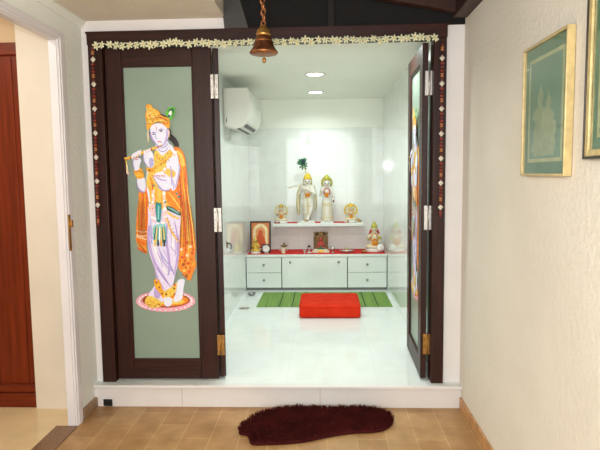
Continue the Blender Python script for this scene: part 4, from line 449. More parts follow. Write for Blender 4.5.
def wood(name, a, b, axis='z', rough=.35, scale=1.0):
    n = N(name); n.set(Roughness=rough)
    n.set(Specular_IOR_Level=.3); sc = {'z': (22,22,1.2), 'x': (1.2,22,22), 'y': (22,1.2,22)}[axis]
    v = n.coord(tuple(q*scale for q in sc)); f = n.noise(v, 2.2, 6, .6)
    n.link(n.ramp(f, [(.3, a), (.7, b)]), n.b.inputs['Base Color']); n.bump(f, .12, .003); return n.m
def stucco(name, a, b, bump=.36, scale=38):
    n = N(name); n.set(Roughness=.85)
    v = n.coord(); f = n.noise(v, 2.0, 4); g = n.noise(v, scale, 5, .65)
    n.link(n.ramp(f, [(.3, a), (.7, b)]), n.b.inputs['Base Color']); n.bump(g, bump, .02); return n.m
def tiles(name, bases, grout, w, h, rot=(0,0,0), loc=(0,0,0), rough=.3, offset=.5, mortar=.004, bump=.3, soft=.1, mottle=(248,246,244)):
    n = N(name); n.set(Roughness=rough)
    v = n.coord((1,1,1), rot, loc)
    br = n.new('ShaderNodeTexBrick'); n.link(v, br.inputs['Vector'])
    br.offset = offset; br.inputs['Scale'].default_value = 1; br.inputs['Brick Width'].default_value = w; br.inputs['Row Height'].default_value = h
    br.inputs['Mortar Size'].default_value = mortar; br.inputs['Mortar Smooth'].default_value = soft
    br.inputs['Color1'].default_value = (*lin(bases[0]),1); br.inputs['Color2'].default_value = (*lin(bases[1]),1); br.inputs['Mortar'].default_value = (*lin(grout),1)
    mx = n.new('ShaderNodeMix', data_type='RGBA', blend_type='MULTIPLY'); mx.inputs[0].default_value = 1
    f = n.noise(n.coord(), 7, 5, .6)
    rp = n.ramp(f, [(.25, mottle), (.75, (255,255,255))])
    n.link(br.outputs['Color'], mx.inputs[6]); n.link(rp, mx.inputs[7]); n.link(mx.outputs[2], n.b.inputs['Base Color'])
    inv = n.new('ShaderNodeMath', operation='SUBTRACT'); inv.inputs[0].default_value = 1; n.link(br.outputs['Fac'], inv.inputs[1])
    n.bump(inv.outputs[0], bump, .002); return n.m
def glass_frost(name):
    n = N(name); n.set(Roughness=.32, IOR=1.45, Transmission_Weight=.55, Specular_IOR_Level=.5)
    f = n.noise(n.coord(), 3)
    n.link(n.ramp(f, [(.3,(184,206,188)),(.7,(192,212,194))]), n.b.inputs['Base Color']); return n.m

M = {}
M['frame'] = wood('dark_wood', (34,15,12), (62,30,22), 'z', .4)
M['frame_x'] = wood('dark_wood_rail', (34,15,12), (62,30,22), 'x', .4)
M['roofwood'] = wood('roof_wood', (18,11,10), (30,19,17), 'y', .6)
M['rafter'] = wood('rafter_wood', (44,26,21), (68,41,33), 'x', .5)
M['charcoal'] = plain('charcoal_board', (13,10,10), .9, 0, .15, 6)
M['greyboard'] = plain('grey_board', (62,60,57), .6, 0, .08, 8)
M['doorwood'] = wood('red_brown_wood', (96,33,9), (130,48,18), 'z', .35)
M['doorwood_x'] = wood('red_brown_wood_rail', (96,33,9), (130,48,18), 'x', .35)
M['stucco'] = stucco('rough_plaster', (226,219,206), (235,228,216))
M['stuccoL'] = stucco('rough_plaster_left', (230,234,226), (238,240,234))
M['ceil'] = stucco('rough_ceiling_plaster', (220,208,190), (232,222,206), .6, 45)
M['white'] = plain('white_paint', (226,222,220), .55, 0, .015, 3)
M['cream'] = plain('cream_paint', (228,218,202), .6, 0, .02, 3)
M['tan'] = plain('tan_paint', (205,176,138), .6, 0, .03, 3)
M['casing'] = plain('white_casing_paint', (222,218,220), .4, 0, .015, 3)
M['inceil'] = plain('pale_ceiling_paint', (246,250,240), .7, 0, .01, 2)
M['tile'] = tiles('terracotta_tile', ((188,149,100),(176,134,84)), (202,166,118), .336, .168, (0,0,PI/2), (-.149+.168,.005,0), .42, .5, .003, .3, .1, (206,196,180))
M['skirt'] = plain('tan_skirting_tile', (186,136,88), .4, 0, .1, 14)
M['skirtL'] = plain('brown_skirting_tile', (150,120,92), .5, 0, .1, 14)
M['riser'] = tiles('white_riser_tile', ((226,222,220),(226,222,220)), (196,188,182), .9, .6, (PI/2,0,0), (.78,.3,0), .25, 0, .0025, .2)
M['whitefloor'] = tiles('white_floor_tile', ((232,239,236),(231,238,235)), (220,228,224), .6, .6, (0,0,0), (.1,.07,0), .07, 0, .002, .05)
M['walltile'] = tiles('white_wall_tile', ((236,243,240),(235,242,239)), (222,230,227), .6, .3, (PI/2,0,0), (.16,0,0), .05, 0, .002, .05)
M['walltile_side'] = tiles('white_side_tile', ((236,243,240),(235,242,239)), (222,230,227), .6, .3, (PI/2,0,PI/2), (.1,0,0), .03, 0, .002, .05)
M['marble'] = plain('cream_marble', (226,200,156), .12, 0, .03, 4)
M['granite'] = plain('brown_granite', (116,84,60), .35, 0, .28, 120)
M['glass'] = glass_frost('frosted_glass')
M['steel'] = plain('brushed_steel', (196,192,186), .35, .7, .05, 60)
M['brass'] = plain('aged_brass', (176,132,70), .35, .8, .12, 40)
M['bronze'] = plain('bronze', (150,96,56), .38, .7, .2, 30)
M['bronzedark'] = plain('dark_bronze', (112,68,42), .38, .7, .25, 30)
M['ac'] = plain('white_plastic', (226,226,218), .35, 0, .01, 3)
M['black'] = plain('black_plastic', (18,18,18), .4)
M['cab'] = plain('white_lacquer', (230,236,232), .22, 0, .01, 3)
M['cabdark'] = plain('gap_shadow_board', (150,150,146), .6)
M['chrome'] = plain('satin_knob', (150,152,150), .28, .9, .04)
M['red'] = plain('red_cloth', (216,30,20), .8, 0, .1, 60, .2)
def fabric(name, a, b):
    n = N(name); n.set(Roughness=.9, Specular_IOR_Level=.15)
    v = n.coord(); g = n.noise(v, 160, 2); f = n.noise(v, 9, 3)
    n.link(n.ramp(f, [(.3,a),(.7,b)]), n.b.inputs['Base Color']); n.bump(g, .4, .004); return n.m
M['cushion'] = fabric('red_cotton', (200,40,16), (216,52,24))
M['rug'] = fabric('maroon_pile', (62,17,16), (84,26,23))
M['rugdark'] = fabric('maroon_backing', (58,14,16), (70,20,20))
def matstripe():
    n = N('green_striped_weave'); n.set(Roughness=.75)
    v = n.coord((1,.02,.02)); f = n.noise(v, 26, 2, .7)
    n.link(n.ramp(f, [(.28,(78,112,44)),(.45,(122,158,70)),(.6,(104,140,60)),(.74,(156,182,104))]), n.b.inputs['Base Color'])
    n.bump(n.noise(n.coord((3,200,1)), 1, 2), .3, .003); return n.m
M['mat'] = matstripe()
M['matdark'] = plain('dark_green_band', (52,78,34), .8, 0, .1, 40)
M['gold'] = plain('gold_paint', (206,172,84), .35, .5, .1, 60)
M['goldframe'] = plain('gilt_moulding', (206,184,130), .4, .2, .06, 30)
M['gilt'] = plain('gilt_bright', (222,186,96), .3, .6, .08, 60)
M['marblewhite'] = plain('white_marble', (234,232,222), .35, 0, .02, 30)
M['ivory'] = plain('ivory_stone', (228,218,190), .45, 0, .05, 60)
M['palegold'] = plain('pale_gold_cloth', (222,206,150), .6, 0, .1, 80)
M['orangeflower'] = plain('orange_blossoms', (236,142,40), .8, 0, .2, 150, .5)
M['yellowflower'] = plain('yellow_blossoms', (240,200,70), .8, 0, .1, 150, .5)
M['redflower'] = plain('red_blossoms', (196,50,40), .8, 0, .15, 150, .5)
M['olivegold'] = plain('olive_gold', (190,182,80), .45, .3, .15, 90)
M['peacock'] = plain('peacock_green', (44,108,72), .6, 0, .3, 80)
M['peacockeye'] = plain('peacock_eye', (20,50,60), .5, 0, .1, 80)
M['hairblack'] = plain('painted_black', (40,34,30), .5)
M['lip'] = plain('painted_red', (180,60,50), .5)
M['silver'] = plain('silver_metal', (196,200,194), .28, .8, .05, 40)
M['shellwhite'] = plain('white_shell', (240,240,234), .3)
M['brownwood'] = plain('carved_brown', (120,92,60), .6, 0, .2, 60, .3)
M['petal'] = plain('cream_petal', (226,226,190), .7, 0, .06, 90)
M['petalc'] = plain('petal_centre', (206,176,110), .7)
M['bead_white'] = plain('white_bead', (222,212,196), .3)
M['bead_red'] = plain('red_bead', (138,44,24), .3)
M['bead_dark'] = plain('maroon_bead', (96,24,16), .3)
M['bead_orange'] = plain('amber_bead', (164,100,54), .35)
M['cord'] = plain('dark_cord', (60,30,20), .8)
M['matboard'] = plain('green_mat_board', (112,152,122), .7, 0, .03, 8)
M['matinner'] = plain('inner_green_print', (132,170,146), .6, 0, .05, 8)
M['matline'] = plain('cream_line', (206,210,160), .6)
M['printfig'] = plain('pale_print_figure', (178,194,156), .7, 0, .06, 30)
M['framedark'] = plain('dark_frame_edge', (52,44,36), .4)
M['bluegrey'] = plain('dark_drain', (24,20,18), .5)
def clear():
    n = N('picture_glass'); n.set(Roughness=.05, Transmission_Weight=1.0, IOR=1.3)
    n.link(n.ramp(n.noise(n.coord(), 2), [(.4,(250,252,250)),(.6,(255,255,255))]), n.b.inputs['Base Color']); return n.m
M['clear'] = clear()
def emit(name, col, st):
    n = N(name); n.set(Emission_Strength=st); n.b.inputs['Emission Color'].default_value = (*col,1); n.b.inputs['Base Color'].default_value = (.9,.9,.9,1); return n.m
M['lamp'] = emit('lit_lens', (1,1,.93), 9)
for k, c in dict(pink=(240,168,186), redbrown=(160,72,24), orange=(240,136,26), gold=(242,200,84), amber=(248,170,40), vermil=(222,84,18),
                 palecloth=(246,222,180), skin=(232,234,254), skinshade=(176,174,224), pinkpale=(246,206,206), white=(250,250,250), black=(34,22,24),
                 dhoti=(230,222,250), lilac=(188,164,220), violet=(150,120,200), teal=(30,140,140), tealpale=(140,206,206), darkgreen=(24,84,62),
                 green=(96,190,40), blue=(30,40,120), redlip=(210,70,80)).items():
    M['s_'+k] = plain('sticker_'+k, c, .4, 0, .09 if k in ('orange','amber','gold','vermil') else .02, 70)

# ---------------------------------------------------------------- mesh helpers
BALLS = {}
class MB:
    """collects shapes in one bmesh; every face carries a material slot"""
    def __init__(s): s.bm = bmesh.new(); s.mats = []; s.cur = 0
    def use(s, m):
        if m not in s.mats: s.mats.append(m)
        s.cur = s.mats.index(m); return s
    def _mark(s, faces, smooth=False):
        for f in faces: f.material_index = s.cur; f.smooth = smooth
    def box(s, x0, x1, y0, y1, z0, z1, bev=0, seg=2, mat=None):
        v = [s.bm.verts.new(p) for p in ((x0,y0,z0),(x1,y0,z0),(x1,y1,z0),(x0,y1,z0),(x0,y0,z1),(x1,y0,z1),(x1,y1,z1),(x0,y1,z1))]
        fs = [s.bm.faces.new([v[i] for i in q]) for q in ((3,2,1,0),(4,5,6,7),(0,1,5,4),(1,2,6,5),(2,3,7,6),(3,0,4,7))]
        s._mark(fs)
        if bev:
            es = list({e for f in fs for e in f.edges})
            r = bmesh.ops.bevel(s.bm, geom=es, offset=bev, segments=seg, affect='EDGES', profile=.5)
            s._mark(r['faces'], True); v = list({q for f in r['faces'] for q in f.verts} | {q for q in v if q.is_valid})
        if mat:
            for q in v: q.co = mat @ q.co
        return s
    def prism(s, pts, ext, axis='y', at=0.0):
        """closed outline (a,b) pushed along an axis: y -> (x,z); x -> (y,z); z -> (x,y)"""
        def P(a, b, t): return {'y': (a,t,b), 'x': (t,a,b), 'z': (a,b,t)}[axis]
        lo = [s.bm.verts.new(P(a,b,at)) for a,b in pts]; hi = [s.bm.verts.new(P(a,b,at+ext)) for a,b in pts]
        fs = [s.bm.faces.new(lo), s.bm.faces.new(hi[::-1])]
        n = len(pts)
        for i in range(n): fs.append(s.bm.faces.new((lo[i],hi[i],hi[(i+1)%n],lo[(i+1)%n])))
        s._mark(fs); return s
    def lathe(s, prof, c=(0,0,0), seg=20, axis='z', smooth=True, rot=None):
        rings = []
        for r, z in prof:
            ring = []
            for k in range(seg):
                a = 2*PI*k/seg
                p = Vector({'z': (r*math.cos(a), r*math.sin(a), z), 'y': (r*math.cos(a), z, r*math.sin(a)), 'x': (z, r*math.cos(a), r*math.sin(a))}[axis])
                if rot: p = rot @ p
                ring.append(s.bm.verts.new(p+Vector(c)))
            rings.append(ring)
        fs = []
        for a, b in zip(rings, rings[1:]):
            for k in range(seg): fs.append(s.bm.faces.new((a[k], a[(k+1)%seg], b[(k+1)%seg], b[k])))
        fs.append(s.bm.faces.new(rings[0][::-1])); fs.append(s.bm.faces.new(rings[-1]))
        s._mark(fs, smooth); return s
    def ball(s, c, r, seg=12, rings=8, rot=None):
        if not hasattr(r, '__len__'): r = (r,r,r)
        key = (seg, rings)
        if key not in BALLS:
            BALLS[key] = ([(math.sin(PI*i/rings)*math.cos(2*PI*k/seg), math.sin(PI*i/rings)*math.sin(2*PI*k/seg), math.cos(PI*i/rings)) for i in range(1,rings) for k in range(seg)])
        c = Vector(c); vs = []
        for p in BALLS[key]:
            v = Vector((p[0]*r[0], p[1]*r[1], p[2]*r[2]))
            vs.append(s.bm.verts.new((rot @ v if rot else v)+c))
        d = Vector((0,0,r[2])); d = rot @ d if rot else d
        top = s.bm.verts.new(c+d); bot = s.bm.verts.new(c-d); fs = []; nf = s.bm.faces.new
        for i in range(rings-2):
            for k in range(seg):
                fs.append(nf((vs[i*seg+k], vs[(i+1)*seg+k], vs[(i+1)*seg+(k+1)%seg], vs[i*seg+(k+1)%seg])))
        e = (rings-2)*seg
        for k in range(seg):
            fs.append(nf((top, vs[k], vs[(k+1)%seg]))); fs.append(nf((bot, vs[e+(k+1)%seg], vs[e+k])))
        s._mark(fs, True); return s
    def tube(s, pts, rad, seg=8, closed=False):
        pts = [Vector(p) for p in pts]; rings = []; n = len(pts)
        if not hasattr(rad, '__len__'): rad = [rad]*n
        for i, p in enumerate(pts):
            t = (pts[(i+1)%n]-pts[i-1]) if closed else (pts[min(i+1,n-1)]-pts[max(i-1,0)])
            t.normalize(); a = Vector((0,0,1)) if abs(t.z) < .9 else Vector((1,0,0))
            u = t.cross(a).normalized(); w = t.cross(u)
            rings.append([s.bm.verts.new(p+(u*math.cos(2*PI*k/seg)+w*math.sin(2*PI*k/seg))*rad[i]) for k in range(seg)])
        fs = []
        for i in range(n if closed else n-1):
            a, b = rings[i], rings[(i+1)%n]
            for k in range(seg): fs.append(s.bm.faces.new((a[k],a[(k+1)%seg],b[(k+1)%seg],b[k])))
        if not closed: fs.append(s.bm.faces.new(rings[0][::-1])); fs.append(s.bm.faces.new(rings[-1]))
        s._mark(fs, True); return s
    def chain(s, pts):
        """overlapping balls along a tapering limb (for the remeshed bodies)"""
        for (p, r), (q, t) in zip(pts, pts[1:]):
            p = Vector(p); q = Vector(q); n = max(2, int((q-p).length/(min(r,t)*.45))+1)
            for i in range(n+1): s.ball(p.lerp(q, i/n), r+(t-r)*i/n, 10, 7)
        return s
    def obj(s, name, mats, parent=None, at=None, smooth_angle=False):
        bmesh.ops.recalc_face_normals(s.bm, faces=s.bm.faces[:])
        me = bpy.data.meshes.new(name); s.bm.to_mesh(me); s.bm.free()
        if not isinstance(mats, (list,tuple)): mats = [mats]
        for m in (s.mats or mats): me.materials.append(m if not isinstance(m, str) else M[m])
        o = bpy.data.objects.new(name, me); C.objects.link(o)
        if parent: o.parent = parent
        if at is not None: o.location = at
        return o
def thing(name, label, cat, loc=(0,0,0), rz=0, group=None):
    o = bpy.data.objects.new(name, None); C.objects.link(o); o.empty_display_size = .05
    o.location = loc; o.rotation_euler = (0,0,rz); return tag(o, label, cat, group)
def tag(o, label, cat, group=None):
    o['label'] = label; o['category'] = cat
    if group: o['group'] = group
    return o
def struct(o): o['kind'] = 'structure'; return o
def copy_tree(o, parent=None):
    c = o.copy(); C.objects.link(c)
    if parent: c.parent = parent
    for ch in list(o.children): copy_tree(ch, c)
    return c
def box(name, mat, x0, x1, y0, y1, z0, z1, bev=0, parent=None):
    """one box as its own object, mesh local to its centre of base"""
    return MB().box(x0,x1,y0,y1,z0,z1,bev).obj(name, M[mat], parent)
def remesh(o, voxel, smooth=3):
    md = o.modifiers.new('r', 'REMESH'); md.mode = 'VOXEL'; md.voxel_size = voxel; md.use_smooth_shade = True
    sm = o.modifiers.new('s', 'SMOOTH'); sm.iterations = smooth; sm.factor = .5
    dg = bpy.context.evaluated_depsgraph_get(); dg.update()
    me = bpy.data.meshes.new_from_object(o.evaluated_get(dg)); old = o.data
    o.modifiers.clear(); o.data = me
    if not me.materials:
        for m in old.materials: me.materials.append(m)
    return o

ZF = -.149           # porch tile level; the shrine floor is z = 0
XL, XR = -1.36, 1.022
RL, RR, YB, ZC = -.76, .885, 3.30, 2.26   # shrine room
# ---------------------------------------------------------------- shell
def sbox(name, mat, *a, **k): return struct(box(name, mat, *a, **k))
sbox('floor', 'tile', XL, XR+.1, -5.2, -.04, ZF-.1, ZF)
sbox('floor_shrine', 'whitefloor', -1.36, 1.1, -.05, YB+.1, -.2, 0)
sbox('trim_1', 'riser', XL+.001, XR+.03, -.058, -.04, ZF, -.018)          # step riser
sbox('trim_2', 'white', XL+.001, XR+.03, -.078, -.045, -.018, .0, .004)    # step nosing
# wall with the doorway
mb = MB(); mb.prism([(-1.50,ZF),(-1.50,2.75),(-.45,2.75),(-.45,2.235),(-1.30,2.235),(-1.30,ZF)], .1, 'y', .0); mb.box(.90,1.15,.0,.1,ZF,2.75)
struct(mb.obj('wall_front', M['white']))
struct(MB().box(-.452,1.15,-.012,.1,2.251,2.9).obj('wall_gable', M['charcoal']))
sbox('trim_3', 'roofwood', .19, .225, -.04, -.012, 2.251, 2.8)            # dark post in the gable
struct(MB().prism([(-.447,2.252),(-.30,2.252),(-.40,2.60),(-.48,2.60)], -.03, 'y', -.012).obj('trim_4', M['greyboard']))
# porch walls
mb = MB(); mb.prism([(.1,ZF),(.1,2.6),(-5.2,2.6),(-5.2,ZF),(-1.40,ZF),(-1.40,2.14),(-.335,2.14),(-.335,ZF)], -.04, 'x', XL)
struct(mb.obj('wall_left', M['stuccoL']))
struct(MB().box(XR,XR+.12,-5.2,.1,ZF-.05,2.9).obj('wall_right', M['stucco']))
sbox('baseboard_right', 'skirt', XR-.014, XR, -5.0, -.06, ZF, ZF+.075, .004)
sbox('baseboard_left', 'skirtL', XL, XL+.022, -.262, -.06, ZF, ZF+.064, .004)
# left doorway casing
cas = MB()
def arch_u(a0, a1, b0, b1, z, zt): return [(a0,ZF),(a0,zt),(a1,zt),(a1,ZF),(b1,ZF),(b1,z),(b0,z),(b0,ZF)]
cas.prism(arch_u(-.265,-1.47,-.345,-1.39,2.135,2.185), .014, 'x', XL)
cas.prism(arch_u(-.285,-1.45,-.33,-1.405,2.15,2.172), .006, 'x', XL+.014)
cas.prism(arch_u(-.30,-1.435,-.352,-1.383,2.128,2.16), .044, 'x', XL-.042)
casing = struct(cas.obj('door_2', M['casing']))
st = MB(); st.box(XL+.0202,XL+.024,-.35,-.322,.92,1.135,.0015); st.box(XL+.022,XL+.034,-.335,-.312,1.06,1.10,.003); st.obj('strike_plate', M['brass'], casing)
for z in (.94,1.12): MB().lathe([(.004,0),(.004,.003)],(XL+.024,-.336,z),8,'x').obj('screw', M['bronzedark'], casing)
# hall beyond the left doorway
sbox('floor_hall', 'marble', -3.2, XL, -3.0, -.08, ZF-.1, ZF)
sbox('trim_5', 'granite', XL-.115, XL+.018, -1.383, -.353, ZF, ZF+.006, .002)
mb = MB(); mb.box(-1.73,XL-.041,-.10,.0,ZF,2.75); mb.box(-3.2,-2.62,-.085,.0,ZF,2.186)
struct(mb.obj('wall_hall', M['cream']))
sbox('wall_hall_lintel', 'tan', -3.2, -1.731, -.085, .0, 2.186, 2.75)
sbox('wall_hall_side', 'cream', -3.3, -3.2, -3.0, .0, ZF, 2.75); sbox('wall_hall_near', 'cream', -3.3, XL-.041, -3.1, -3.0, ZF, 2.75)
sbox('ceiling_hall', 'white', -3.3, XL-.041, -3.1, .0, 2.75, 2.85)
hd = MB()
hd.use(M['doorwood']); hd.box(-2.62,-1.73,-.07,-.02,ZF,2.185)
door3 = struct(hd.obj('door_3', M['doorwood']))
for z0, z1 in ((-.149,-.055),(-.045,.005),(2.11,2.185)): box('rail', 'doorwood_x', -2.62, -1.732, -.088, -.07, z0+.002, z1, .003, door3)
for a in (-1.84,-2.55): box('stile', 'doorwood', a-.06, a+.06 if a>-2 else a+.06, -.076, -.07, .012, 2.1, .002, door3)
# ceilings
struct(MB().box(XL-.05,-.45,-5.2,.05,2.325,2.45).obj('ceiling', M['ceil']))
mb = MB(); mb.prism([(XL,2.325),(XL+.03,2.325),(XL+.03,2.312),(XL+.016,2.296),(XL+.008,2.285),(XL,2.285)], 5.1, 'y', -5.1)
struct(mb.obj('trim_6', M['stuccoL']))
sbox('wall_ceiling_step', 'greyboard', -.53, -.45, -5.2, .05, 2.451, 3.0)
# dark pitched roof over the right half: rises from the right wall to the left
rf = MB(); rf.prism([(XR+.1,2.395),(-.5,2.70),(-.5,2.76),(XR+.1,2.455)], 5.2, 'y', -5.2)
struct(rf.obj('ceiling_roof', M['roofwood']))
sbox('trim_7', 'rafter', XR-.085, XR+.02, -5.2, -.045, 2.278, 2.43, .006)     # wall plate
def rafter(y):
    q = MB(); q.prism([(XR-.01,2.285),(-.45,2.565),(-.45,2.69),(XR-.01,2.41)], .06, 'y', y)
    return struct(q.obj('trim_8', M['rafter']))
for y in (-.12,-.83,-1.6,-2.4): rafter(y)

# ---------------------------------------------------------------- shrine room shell
struct(MB().box(RL-.05,RR+.05,YB,YB+.1,0,1.915).obj('wall_back', M['walltile']))
struct(MB().box(RL-.05,RR+.05,YB+.012,YB+.1,1.915,2.4).obj('wall_back_upper', M['inceil']))
struct(MB().box(RL-.1,RL,.62,YB+.05,0,2.3).obj('wall_shrine_left', M['walltile_side']))
struct(MB().box(RR,RR+.1,.101,YB+.05,0,2.3).obj('wall_shrine_right', M['walltile_side']))
struct(MB().box(-1.36,RL-.1,.62,.72,0,2.3).obj('wall_shrine_return', M['white']))
struct(MB().box(-1.41,-1.33,.101,.72,0,2.3).obj('wall_shrine_corner', M['white']))
struct(MB().box(-1.41,1.1,.1,YB+.1,ZC,2.4).obj('ceiling_shrine', M['inceil']))

# ---------------------------------------------------------------- dark door frame
fr = bpy.data.objects.new('door_1', None); C.objects.link(fr); fr['kind'] = 'structure'
for a, b in ((-1.315,-1.227),(.833,.912)):
    q = MB(); q.box(a,b,-.022,.085,.0,2.172,.004)
    q.obj('jamb', M['frame'], fr)
q = MB(); q.box(-1.317,.914,-.03,.085,2.172,2.251,.004); q.box(-1.322,.919,-.034,-.02,2.241,2.253,.002); q.obj('lintel', M['frame_x'], fr)

# ---------------------------------------------------------------- glazed leaves
LW, LH, TK = .675, 2.145, .037
def leaf_parts(root, sticker=True):
    """local: hinge edge x=0, leaf towards -x, front face y=0, back y=TK"""
    for a, b in ((-LW,-LW+.104),(-.118,0)):
        q = MB(); q.box(a,b,0,TK,0,LH,.004); q.obj('stile', M['frame'], root)
    for a, b in ((0,.128),(2.035,LH)):
        q = MB(); q.box(-LW+.105,-.119,.001,TK-.001,a,b,.003); q.obj('rail', M['frame_x'], root)
    q = MB(); q.box(-LW+.1,-.114,.016,.026,.124,2.039); q.obj('glass_pane', M['glass'], root)
    q = MB()
    for (x0,x1,z0,z1) in ((-LW+.104,-LW+.112,.128,2.035),(-.126,-.118,.128,2.035),(-LW+.112,-.126,.128,.136),(-LW+.112,-.126,2.027,2.035)):
        q.box(x0,x1,.006,.0155,z0,z1)
    q.obj('glazing_bead', M['frame'], root)
def sticker(root):
    q = MB()
    for i, (mt, s) in enumerate(DECAL):
        q.use(M['s_'+mt]); y = .0146-.00006*i
        pts = [tuple(int(v)/1e4 for v in w.split(',')) for w in s.split()]
        vs = [q.bm.verts.new((x,y,z)) for x, z in pts]
        for tri in tessellate_polygon([[Vector((x,z,0)) for x, z in pts]]):
            try: q.bm.faces.new([vs[k] for k in tri]).material_index = q.cur
            except Exception: continue
    for f in q.bm.faces:
        f.normal_update()
        if f.normal.y > 0: f.normal_flip()
    me = bpy.data.meshes.new('sticker'); q.bm.to_mesh(me); q.bm.free()
    for m in q.mats: me.materials.append(m)
    o = bpy.data.objects.new('sticker', me); C.objects.link(o); o.parent = root
    o['label'] = 'printed glass sticker of a crowned flute player in an orange shawl on a pink lotus'
    return o
def hinge(root, x0, x1, y, z0, z1, mat):
    q = MB(); q.box(x0,x1,y-.004,y,z0,z1,.001); xm = (x0+x1)/2
    q.lathe([(.006,z0),(.006,z1)], (xm,y-.006,0), 10)
    o = q.obj('hinge', M[mat], root)
    for k in range(3):
        for xx in (x0+.01, x1-.01): MB().lathe([(.0035,-.0015),(.0035,0)], (xx,y-.004,z0+(z1-z0)*(.17+.33*k)), 8, 'y').obj('screw', M['chrome'], o)
    return o
HZ = ((1.835,1.985,'steel'),(.99,1.145,'steel'),(.175,.31,'brass'))
l1 = thing('glazed_door_leaf', 'frosted glass door leaf on the left, shut, its flute player sticker facing us', 'door leaf', (-.548,.012,.012))
leaf_parts(l1); sticker(l1)
for z0, z1, m in HZ: hinge(l1, -.004, .044, -.001, z0-.012, z1-.012, m)
# second leaf folded back behind the first
l2 = thing('glazed_door_leaf', 'dark framed door leaf folded back edge-on behind the left shut leaf', 'door leaf', (-.544,.055,.012))
leaf_parts(l2); l2.rotation_euler = (0,0,math.radians(-77))
# right leaf swung open into the room
l3 = thing('glazed_door_leaf', 'frosted glass door leaf on the right, swung open into the white room', 'door leaf', (.776,.04,.012))
leaf_parts(l3); sticker(l3); l3.rotation_euler = (0,0,math.radians(-91.2))
l3b = l3
hq = []
for z0, z1, m in HZ:
    q = MB(); q.box(.792,.838,.034,.0385,z0,z1,.001); q.lathe([(.006,z0),(.006,z1)],(.818,.030,0),10)
    for v in q.bm.verts:      # into the leaf's own frame
        v.co = Matrix.Rotation(math.radians(90),4,'Z') @ (v.co-Vector((.776,.04,.012)))
    q.obj('hinge', M[m], l3)

# ---------------------------------------------------------------- garland along the lintel
gar = thing('flower_garland', 'string of small cream blossoms hung along the dark door lintel', 'garland', (-.195,-.04,2.166))
pts = [(-1.05+.026*k, -.006, .012-.003*math.sin(k*.7)-.005*math.sin(PI*((k*6)%80)/80)) for k in range(81)]
MB().tube(pts, .0022, 6).obj('cord', M['petal'], gar)
fl = MB()
for k in range(6):
    a = 2*PI*k/6+.3; R_ = Matrix.Rotation(a,3,'Y')
    fl.use(M['petal']); fl.ball(R_ @ Vector((.013,-.002,0)), (.0115,.0035,.0052), 8, 6, R_)
fl.use(M['petalc']); fl.ball((0,-.004,0), .005, 8, 6)
fl.use(M['petal']); fl.lathe([(.0035,0),(.006,-.008),(.004,-.016)], (0,.002,-.006), 8)
f0 = fl.obj('flower', None, gar)
nf = 51
for k in range(nf):
    o = f0 if k == 0 else f0.copy()
    if k: C.objects.link(o); o.parent = gar
    x = -1.05+2.08*k/(nf-1)
    o.location = (x+random.uniform(-.005,.005), -.014-.004*(k%2), .0+random.uniform(-.008,.006)-.006*math.sin(PI*((k*6)%70)/70)); s = random.uniform(1.0,1.22)
    o.rotation_euler = (random.uniform(-.4,.4), random.uniform(0,6), random.uniform(-.5,.5)); o.scale = (s,s,s)

# ---------------------------------------------------------------- bead strings down the jambs
def bead_mesh(kind):
    q = MB()
    if kind == 'white':
        q.lathe([(.0015,-.018),(.0165,0),(.0015,.018)], seg=4, smooth=False)
    elif kind == 'orange':
        q.lathe([(.004,-.013),(.0115,-.009),(.006,0),(.0115,.009),(.004,.013)], seg=12)
    elif kind == 'red': q.ball((0,0,0), (.0105,.0105,.0085), 12, 8)
    else: q.ball((0,0,0), (.0085,.0085,.011), 12, 8)
    return q
PAT = [('white',.0),('red',.031),('dark',.053),('red',.074),('orange',.1),('dark',.126)]
bead_proto = {}
def bead_string(label, xtop, xbot, ztop, zbot, first):
    t = thing('bead_string', label, 'bead string', (xtop,-.046,ztop), 0, None)
    dx = (xbot-xtop)/(ztop-zbot)
    MB().tube([(0,0,.02),(dx*(ztop-zbot),0,-(ztop-zbot))], .0018, 6).obj('cord', M['cord'], t)
    q = MB(); q.lathe([(.007,0),(.007,.014)], (0,-.004,.012), 10); q.obj('nail', M['cord'], t)
    seq = [('dark',-.012),('orange',.012)]; z = first
    while z < ztop-zbot-.01:
        for k, d in PAT:
            if z+d < ztop-zbot-.004: seq.append((k, z+d))
        z += .1505
    for k, d in seq:
        if k not in bead_proto: o = bead_mesh(k).obj('bead', M['bead_'+k], t); bead_proto[k] = o
        else: o = bead_proto[k].copy(); C.objects.link(o); o.parent = t
        o.location = (dx*d, -.012, -d)
    q = MB(); q.lathe([(.003,.0),(.006,-.012),(.0035,-.03)], (dx*(ztop-zbot),-.01,-(ztop-zbot)+.02), 8); q.obj('tassel', M['bead_red'], t)
    return t
bead_string('string of white, red and amber beads down the left jamb of the dark door frame', -1.268, -1.283, 2.13, 1.05, .052)
bead_string('string of white, red and amber beads down the right jamb of the dark door frame', .876, .876, 2.11, 1.085, .068)

